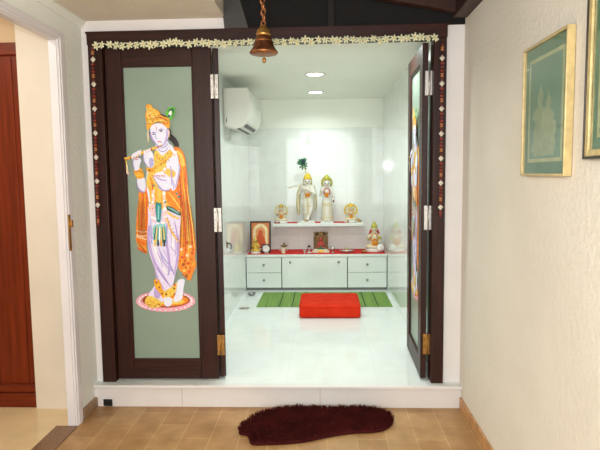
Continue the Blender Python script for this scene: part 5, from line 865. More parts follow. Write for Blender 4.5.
# ---------------------------------------------------------------- bell
bell = thing('hanging_bell', 'bronze bell hanging on a chain in front of the door lintel', 'bell', (-.128,-.8,1.93))
q = MB(); q.lathe([(.012,.015),(.06,.004),(.0645,.0),(.0655,.008),(.062,.016),(.054,.027),(.047,.042),(.042,.060),(.039,.074),(.034,.082),(.012,.086)], seg=36)
q.obj('bell_body', M['bronzedark'], bell)
q = MB(); q.lathe([(.0640,-.001),(.0678,.003),(.0678,.009),(.0650,.013)], seg=36); q.lathe([(.0425,.057),(.044,.060),(.0415,.063)], seg=32); q.obj('rim', M['bronze'], bell)
q = MB(); q.lathe([(.031,.081),(.035,.088),(.036,.095),(.031,.101),(.032,.108),(.027,.115),(.018,.120),(.019,.126),(.01,.134)], seg=24); q.obj('crown', M['brass'], bell)
q = MB(); q.tube([(.0,0,.086),(.001,0,-.02)], .003, 8); q.ball((.001,0,-.03), (.010,.010,.014)); q.obj('clapper', M['brass'], bell)
lk = MB(); lk.tube([(.0115*math.sin(a)*.85,0,.0185*math.cos(a)) for a in [2*PI*k/16 for k in range(16)]], .0042, 8, True)
l0 = lk.obj('chain_link', M['bronze'], bell); n = 0
z = .143
while z < .64:
    o = l0 if n == 0 else l0.copy()
    if n: C.objects.link(o); o.parent = bell
    o.location = (.002*math.sin(n*1.3),0,z); o.rotation_euler = (0, .12*(-1)**n, PI/2*(n%2)+.5); n += 1; z += .0265
q = MB(); q.tube([(0,0,.63),(.0,0,.66),(.002,0,.70)], .004, 8); q.obj('hook', M['bronzedark'], bell)

# ---------------------------------------------------------------- pictures on the right wall
def picture(label, y0, y1, z0, z1, fw, fmat, emat, fig):
    yc = (y0+y1)/2; w = abs(y1-y0)/2; h = (z1-z0)/2
    t = thing('framed_picture', label, 'picture', (XR, yc, (z0+z1)/2))
    D = .032
    q = MB(); q.use(M[fmat])
    for (a,b,c,d) in ((-w,-w+fw,-h,h),(w-fw,w,-h,h),(-w+fw,w-fw,-h,-h+fw),(-w+fw,w-fw,h-fw,h)): q.box(-D,-.002,a,b,c,d,.003)
    q.obj('frame', M[fmat], t)
    if emat:
        q = MB(); e = .008
        for (a,b,c,d) in ((-w-e,-w,-h-e,h+e),(w,w+e,-h-e,h+e),(-w,w,-h-e,-h),(-w,w,h,h+e)): q.box(-D-.003,-.001,a,b,c,d,.002)
        q.obj('frame_edge', M[emat], t)
    box('mat_board', 'matboard', -.016, -.004, -w+fw, w-fw, -h+fw, h-fw, 0, t)
    iw, ih = w*.78, h*.79
    q = MB(); l = .014
    for (a,b,c,d) in ((-iw,-iw+l,-ih,ih),(iw-l,iw,-ih,ih),(-iw+l,iw-l,-ih,-ih+l),(-iw+l,iw-l,ih-l,ih)): q.box(-.0175,-.0162,a,b,c,d)
    q.obj('cream_border', M['matline'], t)
    pr = box('print', 'matinner', -.0168, -.0161, -iw+l, iw-l, -ih+l, ih-l, 0, t)
    q = MB()
    if fig:      # two faint standing figures with raised arms on the print
        fig = [(-.30,0),(-.34,.10),(-.27,.22),(-.33,.34),(-.30,.46),(-.20,.50),(-.24,.58),(-.18,.64),(-.10,.66),(-.07,.70),(-.12,.77),(-.10,.85),(-.05,.90),(-.03,.97),(0,1.0),(.03,.97),(.05,.90),(.10,.85),(.12,.77),(.07,.70),(.12,.66),(.22,.63),(.28,.54),(.20,.46),(.12,.52),(.19,.40),(.24,.28),(.22,.14),(.32,.08),(.30,0)]
        for cy, s, x_ in ((.045,.98,-.0168),(-.035,.86,-.0176)):
            q.prism([(cy+a*s*.27, -ih*.80+b*s*ih*1.3) for a, b in fig], -.0006, 'x', x_)
        q.prism([(-.10,-ih*.88),(.10,-ih*.88),(.09,-ih*.80),(-.09,-ih*.80)], -.0005, 'x', -.0184)
        q.obj('figures', M['printfig'], t)
    else:
        q.prism([(-.05,-.1),(.05,-.1),(.03,.1),(-.03,.1)], -.0006, 'x', -.0168); q.obj('figures', M['printfig'], t)
    box('glass', 'clear', -.024, -.021, -w+fw, w-fw, -h+fw, h-fw, 0, t)
    return t
picture('gold framed green picture with a faint pale figure on the rough right wall', -1.10, -1.522, 1.335, 1.854, .010, 'goldframe', None, True)
picture('green picture in gold and dark frame, cut off by the right border', -1.672, -2.15, 1.398, 1.95, .022, 'goldframe', 'framedark', False)

# ---------------------------------------------------------------- air conditioner
ac = thing('air_conditioner', 'white wall mounted air conditioner high on the left wall of the shrine', 'air conditioner', (RL,2.03,1.775))
def acprof(d=0): return [(.002,.03),(.10,.0),(.175,.018),(.222,.065),(.246,.14),(.25,.23),(.24,.345),(.225,.372),(.002,.372)]
q = MB(); q.prism(acprof(), .9, 'y', -.45)
es = [e for e in q.bm.edges if all(abs(abs(v.co.y)-.45) < 1e-4 for v in e.verts) and abs(e.verts[0].co.y-e.verts[1].co.y) < 1e-4]
bmesh.ops.bevel(q.bm, geom=es, offset=.012, segments=3, affect='EDGES')
body = q.obj('body', M['ac'], ac)
q = MB(); q.prism([(.228,.08),(.252,.15),(.2555,.23),(.2465,.335),(.243,.335),(.251,.23),(.247,.15),(.224,.082)], .80, 'y', -.40); q.obj('front_panel', M['ac'], ac)
def slot(a, b): 
    (x0,z0),(x1,z1) = a, b
    q = MB(); q.prism([(x0,z0),(x1,z1),(x1-.006,z1+.008),(x0-.006,z0+.008)], .74, 'y', -.40); q.obj('air_slot', M['black'], ac)
slot((.118,.003),(.148,.0095)); slot((.182,.022),(.207,.048))
q = MB(); q.box(.152,.176,-.40,.34,.006,.013,.002); q.obj('louvre', M['ac'], ac)
q = MB(); q.box(.03,.036,-.454,-.45,.06,.10,.001); q.obj('badge', M['greyboard'], ac)
q = MB(); q.tube([(.03,-.2,.01),(.028,-.2,-.05),(.02,-.2,-.075),(-.006,-.2,-.08)], .012, 10); q.obj('pipe', M['ac'], ac)

# ---------------------------------------------------------------- downlights
def downlight(label, x, y):
    t = thing('downlight', label, 'ceiling light', (x,y,ZC), 0, None)
    q = MB(); q.lathe([(.074,-.001),(.078,-.008),(.094,-.007),(.096,.0),(.07,.0)], seg=32); q.obj('trim_ring', M['ac'], t)
    q = MB(); q.lathe([(.001,-.005),(.073,-.005),(.073,-.002),(.001,-.002)], seg=32); q.obj('lens', M['lamp'], t)
    return t
downlight('round ceiling downlight nearer the door, shining white', .085, 1.62)
downlight('round ceiling downlight nearer the altar, shining white', .075, 2.72)

# ---------------------------------------------------------------- cabinets, worktop, shelf
def knob(parent, x, z):
    q = MB(); q.lathe([(.006,0),(.006,-.012),(.013,-.016),(.0145,-.022),(.010,-.027),(.002,-.028)], (x,-.0195,z), 16, 'y'); return q.obj('knob', M['chrome'], parent)
YC = 2.862
def cabinet(label, x0, x1, kind):
    w = x1-x0; t = thing('cabinet', label, 'cabinet', (x0,YC,0), 0, None)
    q = MB(); q.box(.002,w-.002,.001,YB-YC-.002,.03,.395); q.box(.004,w-.004,.03,YB-YC-.002,.0,.03); q.obj('body', M['cabdark'], t)
    if kind == 'drawers':
        for z0, z1 in ((.034,.208),(.213,.391)):
            d = MB().box(.004,w-.004,-.019,.0,z0,z1,.002).obj('drawer', M['cab'], t); knob(d, w/2, (z0+z1)/2+.005)
    else:
        d = MB().box(.004,w-.004,-.019,.0,.034,.391,.002).obj('door', M['cab'], t); knob(d, .10, .335); knob(d, w-.10, .335)
    return t
cabinet('white two-drawer cabinet at the left end of the altar counter', RL+.003, -.342, 'drawers')
cabinet('wide white cabinet with two knobs in the middle of the altar counter', -.34, .424, 'door')
cabinet('white two-drawer cabinet at the right end of the altar counter', .426, RR-.003, 'drawers')
q = MB(); q.box(RL+.002,RR-.002,YC-.03,YB-.002,.396,.424,.003); wt = tag(q.obj('worktop', M['cab']), 'long white worktop lying on the white cabinets under the red cloth', 'worktop')
def cloth(name, label, x0, x1, y0, y1, z, fringe, group=None):
    q = MB(); n = max(6,int((x1-x0)/.02)); m = 8; top = []
    for i in range(n+1):
        row = []
        for j in range(m+1):
            x = x0+(x1-x0)*i/n; y = y0+(y1-y0)*j/m
            row.append(q.bm.verts.new((x,y,z+.0022+.0014*noise.noise(Vector((x*9,y*9,3))))))
        top.append(row)
    fs = []
    for i in range(n):
        for j in range(m): fs.append(q.bm.faces.new((top[i][j],top[i+1][j],top[i+1][j+1],top[i][j+1])))
    r = bmesh.ops.extrude_face_region(q.bm, geom=fs)
    for v in r['geom']:
        if isinstance(v, bmesh.types.BMVert): v.co.z = z+.0005
    if fringe:
        k = x0
        while k < x1: q.box(k,k+.006,y0-.008,y0+.002,z+.0006,z+.003); k += .0125
    return tag(q.obj(name, M['red']), label, 'cloth', group)
cloth('altar_cloth', 'long red cloth spread along the white altar worktop', RL+.015, RR-.012, YC+.008, YB-.012, .424, True)
sh = thing('wall_shelf', 'white wall shelf above the altar counter carrying the marble statues', 'shelf', (.075,YB,.728))
q = MB(); q.box(-.53,.555,-.235,-.001,.0,.040,.004); q.obj('board', M['cab'], sh)
SZ = .768
for i, (a, b, lb) in enumerate(((-.285,-.165,'small red cloth on the shelf between the seated statue and the flute player'),(.045,.115,'small red cloth on the shelf between the two standing marble statues'),(.275,.42,'small red cloth on the shelf right of the standing woman statue'),(-.44,-.37,'tiny red cloth at the left end of the white shelf'))):
    cloth('shelf_cloth', lb, a, b, YB-.228, YB-.03, SZ, False)

# ---------------------------------------------------------------- statues
def hand(q, p, d, r, s=1):
    """small palm with four fingers and a thumb, pointing along d"""
    p = Vector(p); d = Vector(d).normalized(); u = d.cross(Vector((0,1,0))).normalized(); n = u.cross(d)
    q.ball(p+d*r*.6, (r,r*.8,r*1.1), 8, 6)
    for i, L in enumerate((1.5,1.8,1.7,1.3)):
        o = p+d*r*1.2+u*(i-1.5)*r*.5
        q.chain([(o, r*.30),(o+d*r*L*.6, r*.28),(o+d*r*L-n*r*.4, r*.24)])
    q.chain([(p+u*r*.8*s+d*r*.3, r*.32),(p+u*r*1.5*s+d*r*1.1, r*.28)])
def face(body, c, r, z0=0):
    c = Vector(c)
    q = MB()
    for sx in (-1,1): q.ball(c+Vector((sx*r*.38,-r*.88,r*.05)), (r*.2,r*.10,r*.11), 8, 6)
    q.obj('eyes', M['hairblack'], body)
    q = MB(); q.ball(c+Vector((0,-r*.93,-r*.48)), (r*.22,r*.10,r*.09), 8, 6); q.obj('lips', M['lip'], body)
def head(q, c, r):
    c = Vector(c)
    q.ball(c, (r*.9,r*.95,r*1.1), 14, 10); q.ball(c+Vector((0,-r*.12,-r*.5)), (r*.62,r*.7,r*.6), 12, 8)
    q.chain([(c+Vector((0,-r*.92,r*.1)), r*.10),(c+Vector((0,-r*1.08,-r*.2)), r*.14)])
    for sx in (-1,1): q.ball(c+Vector((sx*r*.92,.05*r,-.05*r)), (r*.14,r*.18,r*.28), 8, 6)
def petals_ring(q, c, rx, rz, r, n, y=0, a0=0, a1=2*PI, tilt=0):
    for k in range(n):
        a = a0+(a1-a0)*k/(n-1 if a1-a0 < 6 else n)
        q.ball((c[0]+rx*math.cos(a), c[1]+y-tilt*(1-math.sin(a)), c[2]+rz*math.sin(a)), r*random.uniform(.85,1.15), 8, 6)

def plinth(t, rx, ry, h, mat):
    q = MB(); q.box(-rx,rx,-ry,ry,0,h*.45,.002); q.box(-rx*.9,rx*.9,-ry*.9,ry*.9,h*.45,h,.002); return q.obj('plinth', M[mat], t)

# flute player: about 0.62 m to the crown
t = thing('marble_statue', 'white marble flute player statue with peacock feather standing on the shelf', 'statue', (-.037,3.185,SZ))
plinth(t, .085, .062, .026, 'marblewhite')
q = MB()
q.chain([((-.020,.0,.29),.046),((-.024,-.012,.16),.036),((-.026,-.004,.055),.024),((-.028,-.035,.04),.017)])
q.chain([((.026,.0,.29),.046),((.034,-.026,.17),.036),((.0,-.042,.07),.024),((-.004,-.055,.036),.016)])
q.chain([((.0,.0,.30),.056),((.0,.0,.355),.046),((.0,.0,.40),.056),((.0,.0,.425),.05)])
q.chain([((-.03,.0,.425),.032),((.03,.0,.425),.032)])
q.chain([((0,0,.44),.022),((0,-.004,.475),.020)])
q.chain([((-.058,.0,.425),.024),((-.096,-.018,.36),.019),((-.066,-.06,.425),.013)])
q.chain([((.058,.0,.425),.024),((.082,-.03,.35),.019),((-.008,-.066,.41),.013)])
hand(q, (-.066,-.06,.425), (-.2,-.2,1), .013); hand(q, (-.012,-.066,.412), (-1,-.1,.4), .012)
q.chain([((0,-.004,.47),.026),((0,-.006,.49),.03)]); head(q, (.0,-.012,.497), .047)
b = remesh(q.obj('body', M['marblewhite'], t), .0045, 2); face(t, (.0,-.014,.497), .046)
q = MB(); q.lathe([(.046,.0),(.051,.008),(.048,.018),(.043,.030),(.038,.045),(.028,.060),(.014,.072),(.010,.08),(.002,.086)], (0,-.004,.522), 20)
petals_ring(q, (0,-.012,.526), .046, 0, .008, 14); cr = q.obj('crown', M['yellowflower'], t)
for k in range(14):
    a = 2*PI*k/14; cr.data
for sx in (-1,1): MB().chain([((sx*.036,.01,.53),.010),((sx*.044,.012,.49),.010),((sx*.042,.016,.455),.008)]).obj('hair_lock', M['olivegold'], t)
ft = MB()
ft.use(M['palegold']); ft.tube([(-.022,.0,.60),(-.036,.0,.65),(-.044,.0,.69)], .004, 8)
for k in range(30):
    a = -1.15+2.3*k/29 if k < 22 else -2.7+5.4*(k-22)/7; R_ = Matrix.Rotation(a-.12,3,'Y'); L = (.088 if k < 22 else .058)*random.uniform(.85,1.05)
    ft.use(M['peacock']); ft.ball(Vector((-.046,.004*(k%3-1),.692))+R_ @ Vector((0,0,L*.5)), (.0085,.003,L*.55), 6, 6, R_)
ft.use(M['peacockeye']); ft.ball((-.047,-.008,.732), (.024,.006,.029), 12, 8)
ft.obj('peacock_feather', M['peacock'], t)
q = MB(); q.tube([(-.225,-.075,.425),(-.12,-.082,.450),(.0,-.07,.486)], .0055, 8); q.ball((-.225,-.075,.425), .009, 8, 6); q.obj('flute', M['ivory'], t)
q = MB(); petals_ring(q, (0,-.045,.375), .040, .055, .0055, 26, 0); q.obj('necklace', M['palegold'], t); q = MB()
for k in range(14): q.ball((random.uniform(-.026,.026), -.064+random.uniform(-.006,.006), .33+random.uniform(-.018,.03)), .011, 8, 6)
q.obj('flower_garland', M['orangeflower'], t)
q = MB()
q.lathe([(.060,.30),(.064,.285),(.060,.20),(.058,.12),(.05,.095)], (0.0,-.006,0), 24)
dh = q.obj('skirt_cloth', M['marblewhite'], t)
q = MB()
for z, r in ((.30,.0625),(.205,.0625),(.10,.0535)): q.lathe([(r,z-.005),(r+.003,z),(r,z+.005)], (0,-.006,0), 24)
q.chain([((.0,-.068,.29),.009),((.004,-.068,.2),.009),((.0,-.062,.11),.010)]); q.obj('gold_hem', M['palegold'], t)
q = MB()
q.chain([((-.07,.01,.44),.020),((-.11,.02,.36),.020),((-.118,.02,.22),.018),((-.108,.012,.11),.013)]); q.chain([((.07,.012,.44),.018),((.092,.02,.30),.016),((.085,.02,.15),.012)])
sw = remesh(q.obj('shawl', M['ivory'], t), .005, 3)
q = MB()
for pts in ([(-.09,-.01,.45),(-.13,.0,.36),(-.138,.004,.22),(-.122,-.002,.10)],[(-.075,-.012,.42),(-.094,-.002,.30),(-.1,-.004,.2),(-.1,-.004,.10)],[(.078,-.008,.44),(.108,.0,.30),(.098,.004,.15)]): q.tube(pts, .0045, 6)
q.obj('shawl_border', M['olivegold'], t)
q = MB(); 
for x in (-.026,.0): q.chain([((x,-.03,.036),.013),((x-.004,-.058,.032),.013)])
q.chain([((-.03,-.02,.06),.014),((.018,-.02,.06),.014)])
q.obj('anklets', M['brass'], t)

# woman: about 0.585 m
t = thing('marble_statue', 'white marble statue of a woman with rounded gold crown standing on the shelf', 'statue', (.196,3.185,SZ))
plinth(t, .075, .06, .022, 'marblewhite')
q = MB()
q.chain([((0,0,.05),.07),((0,0,.16),.064),((0,0,.25),.058),((0,0,.29),.050),((0,0,.335),.040),((0,-.002,.375),.05),((0,0,.40),.046)])
q.chain([((-.03,.0,.405),.028),((.03,.0,.405),.028)]); q.chain([((0,0,.415),.02),((0,-.004,.45),.019)])
for sx in (-.026,.026): q.chain([((sx,-.04,.04),.018),((sx,-.066,.034),.013)])
q.chain([((-.054,.0,.40),.022),((-.078,-.012,.33),.018),((-.064,-.055,.385),.012)]); q.chain([((.054,.0,.40),.022),((.084,-.012,.33),.018),((.072,-.045,.29),.013)])
hand(q, (-.064,-.055,.388), (-.1,-.1,1), .013); hand(q, (.072,-.045,.285), (.1,-.4,-1), .012)
q.chain([((0,-.004,.445),.026),((0,-.006,.465),.03)]); head(q, (0,-.012,.472), .045); remesh(q.obj('body', M['marblewhite'], t), .0045, 2); face(t, (0,-.014,.472), .044)
q = MB(); 
for k in range(15):
    a = -.5+(PI+1.0)*k/14; q.ball((.058*math.cos(a), .0, .482+.064*math.sin(a)), .0135, 8, 6)
for k in range(9):
    a = .2+(PI-.4)*k/8; q.ball((.042*math.cos(a), -.026, .498+.04*math.sin(a)), .011, 8, 6)
q.lathe([(.044,.51),(.042,.535),(.030,.556),(.012,.574),(.001,.582)], (0,0,0), 16); q.obj('crown', M['olivegold'], t)
q = MB(); petals_ring(q, (0,-.046,.37), .036, .045, .007, 18); q.obj('necklace', M['redflower'], t)
q = MB()
for k in range(16): q.ball((random.uniform(-.02,.02), -.062+random.uniform(-.006,.004), .335+random.uniform(-.022,.02)), .011, 8, 6)
q.obj('flower_garland', M['orangeflower'], t)
q = MB()
for z, r in ((.235,.061),(.215,.064),(.06,.073),(.04,.073)): q.lathe([(r,z-.004),(r+.003,z),(r,z+.004)], (0,0,0), 24)
for k in range(7): q.tube([(.064*math.sin(-1+.33*k),-.064*math.cos(-1+.33*k),.21),(.075*math.sin(-1+.33*k),-.075*math.cos(-1+.33*k),.06)], .0022, 6)
q.obj('skirt_hem', M['palegold'], t)
q = MB(); 
for p in ((-.068,-.04,.372),(.076,-.034,.305)): q.ball(p, (.016,.016,.010), 10, 8)
q.obj('bangles', M['lip'], t)
q = MB(); 
for k in range(8): q.ball((.078+random.uniform(-.008,.008),-.06,.262+random.uniform(-.012,.01)), .007, 8, 6)
q.obj('bouquet', M['brownwood'], t)

def seated(label, loc, H, bodymat, cloth_mat, flower, crown, disc=False, wide=1.0, halo=False):
    """cross-legged figure of total height H"""
    t = thing('seated_statue', label, 'statue', loc)
    s = H
    pl = MB(); pl.lathe([(.36*s*wide,0),(.38*s*wide,.03*s),(.34*s*wide,.07*s),(.33*s*wide,.11*s)], (0,0,0), 24); pl.obj('plinth', M['marblewhite'], t)
    q = MB(); q.chain([((0,0,.2*s),.15*s),((0,0,.36*s),.13*s),((0,0,.50*s),.12*s)])
    q.chain([((-.08*s,0,.52*s),.075*s),((.08*s,0,.52*s),.075*s)])
    for sx in (-1,1):
        q.chain([((sx*.1*s,-.02*s,.19*s),.09*s),((sx*.28*s*wide,-.12*s,.18*s),.07*s),((-sx*.03*s,-.2*s,.16*s),.05*s)])
        q.chain([((sx*.15*s,0,.53*s),.055*s),((sx*.25*s*wide,-.04*s,.40*s),.045*s),((sx*.22*s*wide,-.13*s,.50*s if sx < 0 else .33*s),.036*s)])
        hand(q, (sx*.22*s*wide,-.13*s,.50*s if sx < 0 else .33*s), (0,-.2,1), .034*s, sx)
    q.chain([((0,0,.58*s),.06*s),((0,-.01*s,.64*s),.055*s)]); head(q, (0,-.02*s,.73*s), .10*s)
    remesh(q.obj('body', M[bodymat], t), max(.0026,.013*s), 2); face(t, (0,-.025*s,.73*s), .098*s)
    q = MB(); q.lathe([(.10*s,.77*s),(.115*s,.80*s),(.09*s,.86*s),(.05*s,.93*s),(.03*s,.97*s),(.004*s,s)], (0,0,0), 16); q.obj('crown', M[crown], t)
    q = MB(); petals_ring(q, (0,-.14*s,.46*s), .12*s, .15*s, .02*s, 20); petals_ring(q, (0,-.155*s,.36*s), .05*s, .06*s, .03*s, 8)
    for k in range(10): q.ball((random.uniform(-.07,.07)*s, -.18*s, (.28+random.uniform(-.06,.06))*s), .04*s, 8, 6)
    q.obj('flower_garland', M[flower], t)
    for sx in (-1,1): MB().chain([((sx*.235*s*wide,-.05*s,.42*s),.056*s),((sx*.22*s*wide,-.05*s,.46*s),.056*s)]).obj('armlet', M[crown], t)
    for sx in (-1,1): MB().chain([((sx*.10*s,.02*s,.70*s),.04*s),((sx*.15*s,.02*s,.58*s),.035*s),((sx*.17*s,.02*s,.50*s),.025*s)]).obj('hair_lock', M['redflower' if disc else cloth_mat], t)
    q = MB()
    for sx in (-1,1):
        q.chain([((sx*.12*s,-.06*s,.2*s),.07*s),((sx*.27*s*wide,-.13*s,.19*s),.064*s)])
    q.obj('lap_cloth', M[cloth_mat], t)
    if halo:
        q = MB()
        for k in range(17):
            a = -.35+(PI+.7)*k/16; q.ball((.31*s*math.cos(a), .06*s, .60*s+.31*s*math.sin(a)), (.04 if k%2 else .058)*s, 8, 6)
        q.obj('halo', M[halo], t)
    if disc:
        q = MB(); q.lathe([(.002*s,-.03*s),(.09*s,-.03*s),(.12*s,0),(.09*s,.03*s),(.002*s,.03*s)], (.17*s,-.36*s,.17*s), 20, 'y'); q.obj('conch_disc', M['shellwhite'], t)
    return t
seated('small pale gold seated statue with arched halo at the left end of the white shelf', (-.362,3.19,SZ), .235, 'ivory', 'palegold', 'orangeflower', 'gold', wide=.95, halo='palegold')
seated('small seated statue wrapped in orange flowers at the right end of the white shelf', (.484,3.19,SZ), .235, 'ivory', 'yellowflower', 'orangeflower', 'yellowflower', wide=.9, halo='yellowflower')
seated('seated marble statue with orange garland and white disc, right end of red cloth', (.755,3.06,.427), .36, 'ivory', 'palegold', 'orangeflower', 'olivegold', disc=True, wide=.78, halo=None)
seated('small golden seated statue in front of the black framed orange picture', (-.655,2.955,.427), .20, 'gilt', 'gold', 'yellowflower', 'gilt', wide=.8)

# ---------------------------------------------------------------- small altar things
t = thing('framed_picture', 'black framed picture of an orange robed figure leaning on the altar wall', 'picture', (-.605,3.02,.427)); t.rotation_euler = (math.radians(-7),0,0)
W_, H_ = .125, .375
q = MB()
for (a,b,c,d) in ((-W_,-W_+.018,0,H_),(W_-.018,W_,0,H_),(-W_+.018,W_-.018,0,.018),(-W_+.018,W_-.018,H_-.018,H_)): q.box(a,b,-.008,.012,c,d,.002)
q.obj('frame', M['black'], t)
q = MB(); q.use(plain('print_orange', (216,130,70), .6)); q.box(-W_+.018,W_-.018,.0,.010,.018,H_-.018)
pr = q.obj('print', None, t)
q = MB()
def arch(w, z0, z1, n=12): return [(-w,z0)]+[(-w*math.cos(PI*k/n), z1-w*1.1+w*1.1*math.sin(PI*k/n)) for k in range(n+1)]+[(w,z0)]
q.use(plain('print_cream', (240,216,170), .6)); q.prism(arch(.088,.03,.345), -.0012, 'y', .0)
q.use(plain('print_peach', (226,152,96), .6)); q.prism(arch(.058,.05,.305), -.001, 'y', -.0012)
q.use(plain('print_robe', (206,84,34), .6)); q.prism([(-.06,.05),(-.064,.12),(-.045,.18),(-.03,.205),(-.024,.222),(-.027,.25),(0,.272),(.027,.25),(.024,.222),(.03,.205),(.045,.18),(.064,.12),(.06,.05)], -.001, 'y', -.0022)
q.obj('printed_arch', None, t)
t = thing('photo_frame', 'tiny dark square frame on the red cloth beside the gold statue', 'photo frame', (-.545,2.985,.427)); 
q = MB(); q.box(-.045,.045,0,.012,0,.10,.002); q.obj('frame', M['black'], t)
q = MB(); q.box(-.035,.035,-.0015,.0,.012,.09); q.obj('print', M['cabdark'], t)
t = thing('silver_plate', 'small white round plate standing before the tiny dark frame', 'plate', (-.528,2.945,.427))
q = MB(); q.lathe([(.002,-.003),(.03,-.004),(.04,-.009),(.041,-.006),(.031,.0),(.002,.001)], (0,0,.055), 24, 'y'); q.obj('plate', M['shellwhite'], t)
q = MB(); q.box(-.024,.024,-.02,.02,0,.008,.002); q.box(-.02,.02,.002,.006,.008,.05,.001); q.obj('stand', M['silver'], t)
t = thing('incense_burner', 'small cream pot with wide brown lid on the red cloth left of centre', 'pot', (-.325,2.95,.427))
q = MB(); q.lathe([(.002,0),(.026,0),(.028,.006),(.020,.014),(.024,.03),(.030,.046),(.028,.062),(.018,.072),(.002,.074)], seg=24); q.obj('pot', M['ivory'], t)
q = MB(); q.lathe([(.018,.072),(.034,.08),(.046,.086),(.046,.09),(.03,.096),(.012,.104),(.010,.114),(.013,.12),(.002,.126)], (.01,0,0), 24); q.obj('lid', M['brownwood'], t)
for sx in (-1,1): MB().tube([(sx*.026,0,.052),(sx*.044,0,.05),(sx*.048,0,.036),(sx*.027,0,.028)], .0045, 8).obj('handle', M['ivory'], t)
t = thing('oil_lamp', 'small silver lamp with dark top left of the brown shrine', 'lamp', (-.02,2.94,.427))
q = MB(); q.lathe([(.002,0),(.026,0),(.024,.008),(.008,.014),(.007,.04),(.012,.05),(.024,.058),(.026,.068),(.002,.068)], seg=20); q.obj('stand', M['silver'], t)
q = MB(); q.lathe([(.002,.068),(.016,.069),(.018,.08),(.008,.09),(.002,.1)], seg=16); q.obj('cap', M['hairblack'], t)
q = MB(); q.lathe([(.012,-.008),(.032,-.006),(.034,-.002),(.002,0)], (0,-.012,.012), 16); q.obj('saucer', M['shellwhite'], t)
t = thing('small_shrine', 'small brown arched shrine in the middle of the red altar cloth', 'shrine', (.118,3.0,.427))
q = MB(); q.box(-.10,.10,-.05,.05,0,.022,.003); q.box(-.085,.085,-.04,.045,.022,.04,.003); q.obj('base', M['ivory'], t)
q = MB(); q.prism(arch(.082,.04,.245), .016, 'y', .012); 
for sx in (-1,1): q.lathe([(.011,.04),(.009,.06),(.009,.17),(.013,.18),(.002,.2)], (sx*.078,.0,0), 12)
for sx in (-1,1): q.box(sx*.055-.03,sx*.055+.03,.012,.028,.20,.245,.003)
q.obj('back_board', M['brownwood'], t)
q = MB()
q.chain([((0,0,.07),.026),((0,0,.11),.022),((0,0,.13),.012)]); 
for sx in (-1,1): q.chain([((sx*.012,-.004,.06),.016),((sx*.042,-.018,.056),.012),((0,-.026,.054),.009)]); q.chain([((sx*.024,0,.12),.01),((sx*.036,-.008,.09),.008),((sx*.012,-.024,.084),.006)])
head(q, (0,-.002,.155), .02); sg = remesh(q.obj('carved_figure', M['lip'], t), .003, 2)
q = MB(); petals_ring(q, (0,.006,.16), .046, .056, .008, 18, 0, -.4, PI+.4); q.obj('arch_beading', M['brass'], t)
q = MB(); q.chain([((-.03,-.025,.05),.012),((.03,-.025,.05),.012)]); q.ball((0,-.028,.066), .014); q.obj('leaf_sprig', M['peacock'], t)
q = MB(); q.box(-.03,.03,-.056,-.046,.004,.034,.002); q.obj('front_plate', M['gilt'], t)
def cup(name, label, cat, loc, prof, mat):
    t = MB().lathe(prof, seg=20).obj(name, M[mat], None, loc); return tag(t, label, cat)
cup('silver_cup', 'small silver cup right beside the brown shrine', 'cup', (.258,2.945,.427), [(.002,0),(.02,0),(.018,.006),(.006,.012),(.006,.022),(.018,.03),(.024,.05),(.026,.07),(.022,.07),(.018,.045),(.002,.036)], 'silver')
cup('silver_cup', 'tiny silver cup at the left side of the brown shrine base', 'cup', (-.072,2.92,.427), [(.002,0),(.014,0),(.014,.004),(.005,.01),(.016,.022),(.018,.042),(.015,.042),(.002,.022)], 'silver')
t = thing('offering_dish', 'oval silver dish with a little upright ornament, right of the brown shrine', 'dish', (.425,2.965,.427))
q = MB(); q.lathe([(.002,0),(.05,0),(.075,.012),(.088,.03),(.084,.031),(.07,.017),(.002,.008)], seg=28); o = q.obj('dish', M['silver'], t); o.scale = (1,.5,1)
q = MB(); q.lathe([(.012,.008),(.012,.02),(.006,.03),(.010,.045),(.006,.06),(.002,.072)], (.0,0,0), 14); q.obj('ornament', M['olivegold'], t)
q = MB(); q.ball((-.04,0,.02), (.018,.014,.012), 10, 8); q.ball((.042,.0,.02), (.02,.014,.012), 10, 8); q.obj('offerings', M['ivory'], t)
cup('brass_bowl', 'small brass bowl on the red cloth just left of the seated statue with the disc', 'bowl', (.625,2.93,.427), [(.002,0),(.016,0),(.028,.012),(.032,.026),(.029,.026),(.024,.014),(.002,.006)], 'brass')
t = thing('figurine', 'tiny gold animal figurine beside the orange flowered statue on the shelf', 'figurine', (.578,3.12,SZ))
q = MB(); q.chain([((.01,0,.018),.018),((-.008,-.002,.03),.013),((-.02,-.006,.038),.008)]); q.ball((-.01,.009,.046), .007); q.ball((-.008,-.012,.046), .007); q.chain([((.025,0,.012),.004),((.038,.004,.02),.003)])
remesh(q.obj('body', M['brass'], t), .0028, 2)
q = MB(); q.box(-.028,.036,-.016,.016,-.0,.006,.001); q.obj('base', M['ivory'], t)
cup('oil_lamp', 'tiny brass lamp at the foot of the orange flowered statue on the shelf', 'lamp', (.445,3.085,SZ), [(.002,0),(.014,0),(.012,.005),(.005,.01),(.012,.018),(.016,.026),(.002,.024)], 'brass')
for x, lb in ((-.425,'leftmost tiny dark bead box on the left end of the shelf'),(-.385,'tiny dark bead box in front of the pale gold seated statue')):
    tag(MB().lathe([(.002,0),(.012,0),(.014,.006),(.012,.014),(.004,.018),(.001,.02)], seg=14).obj('tiny_pot', M['bead_red'], None, (x,3.08,SZ+.003)), lb, 'pot')

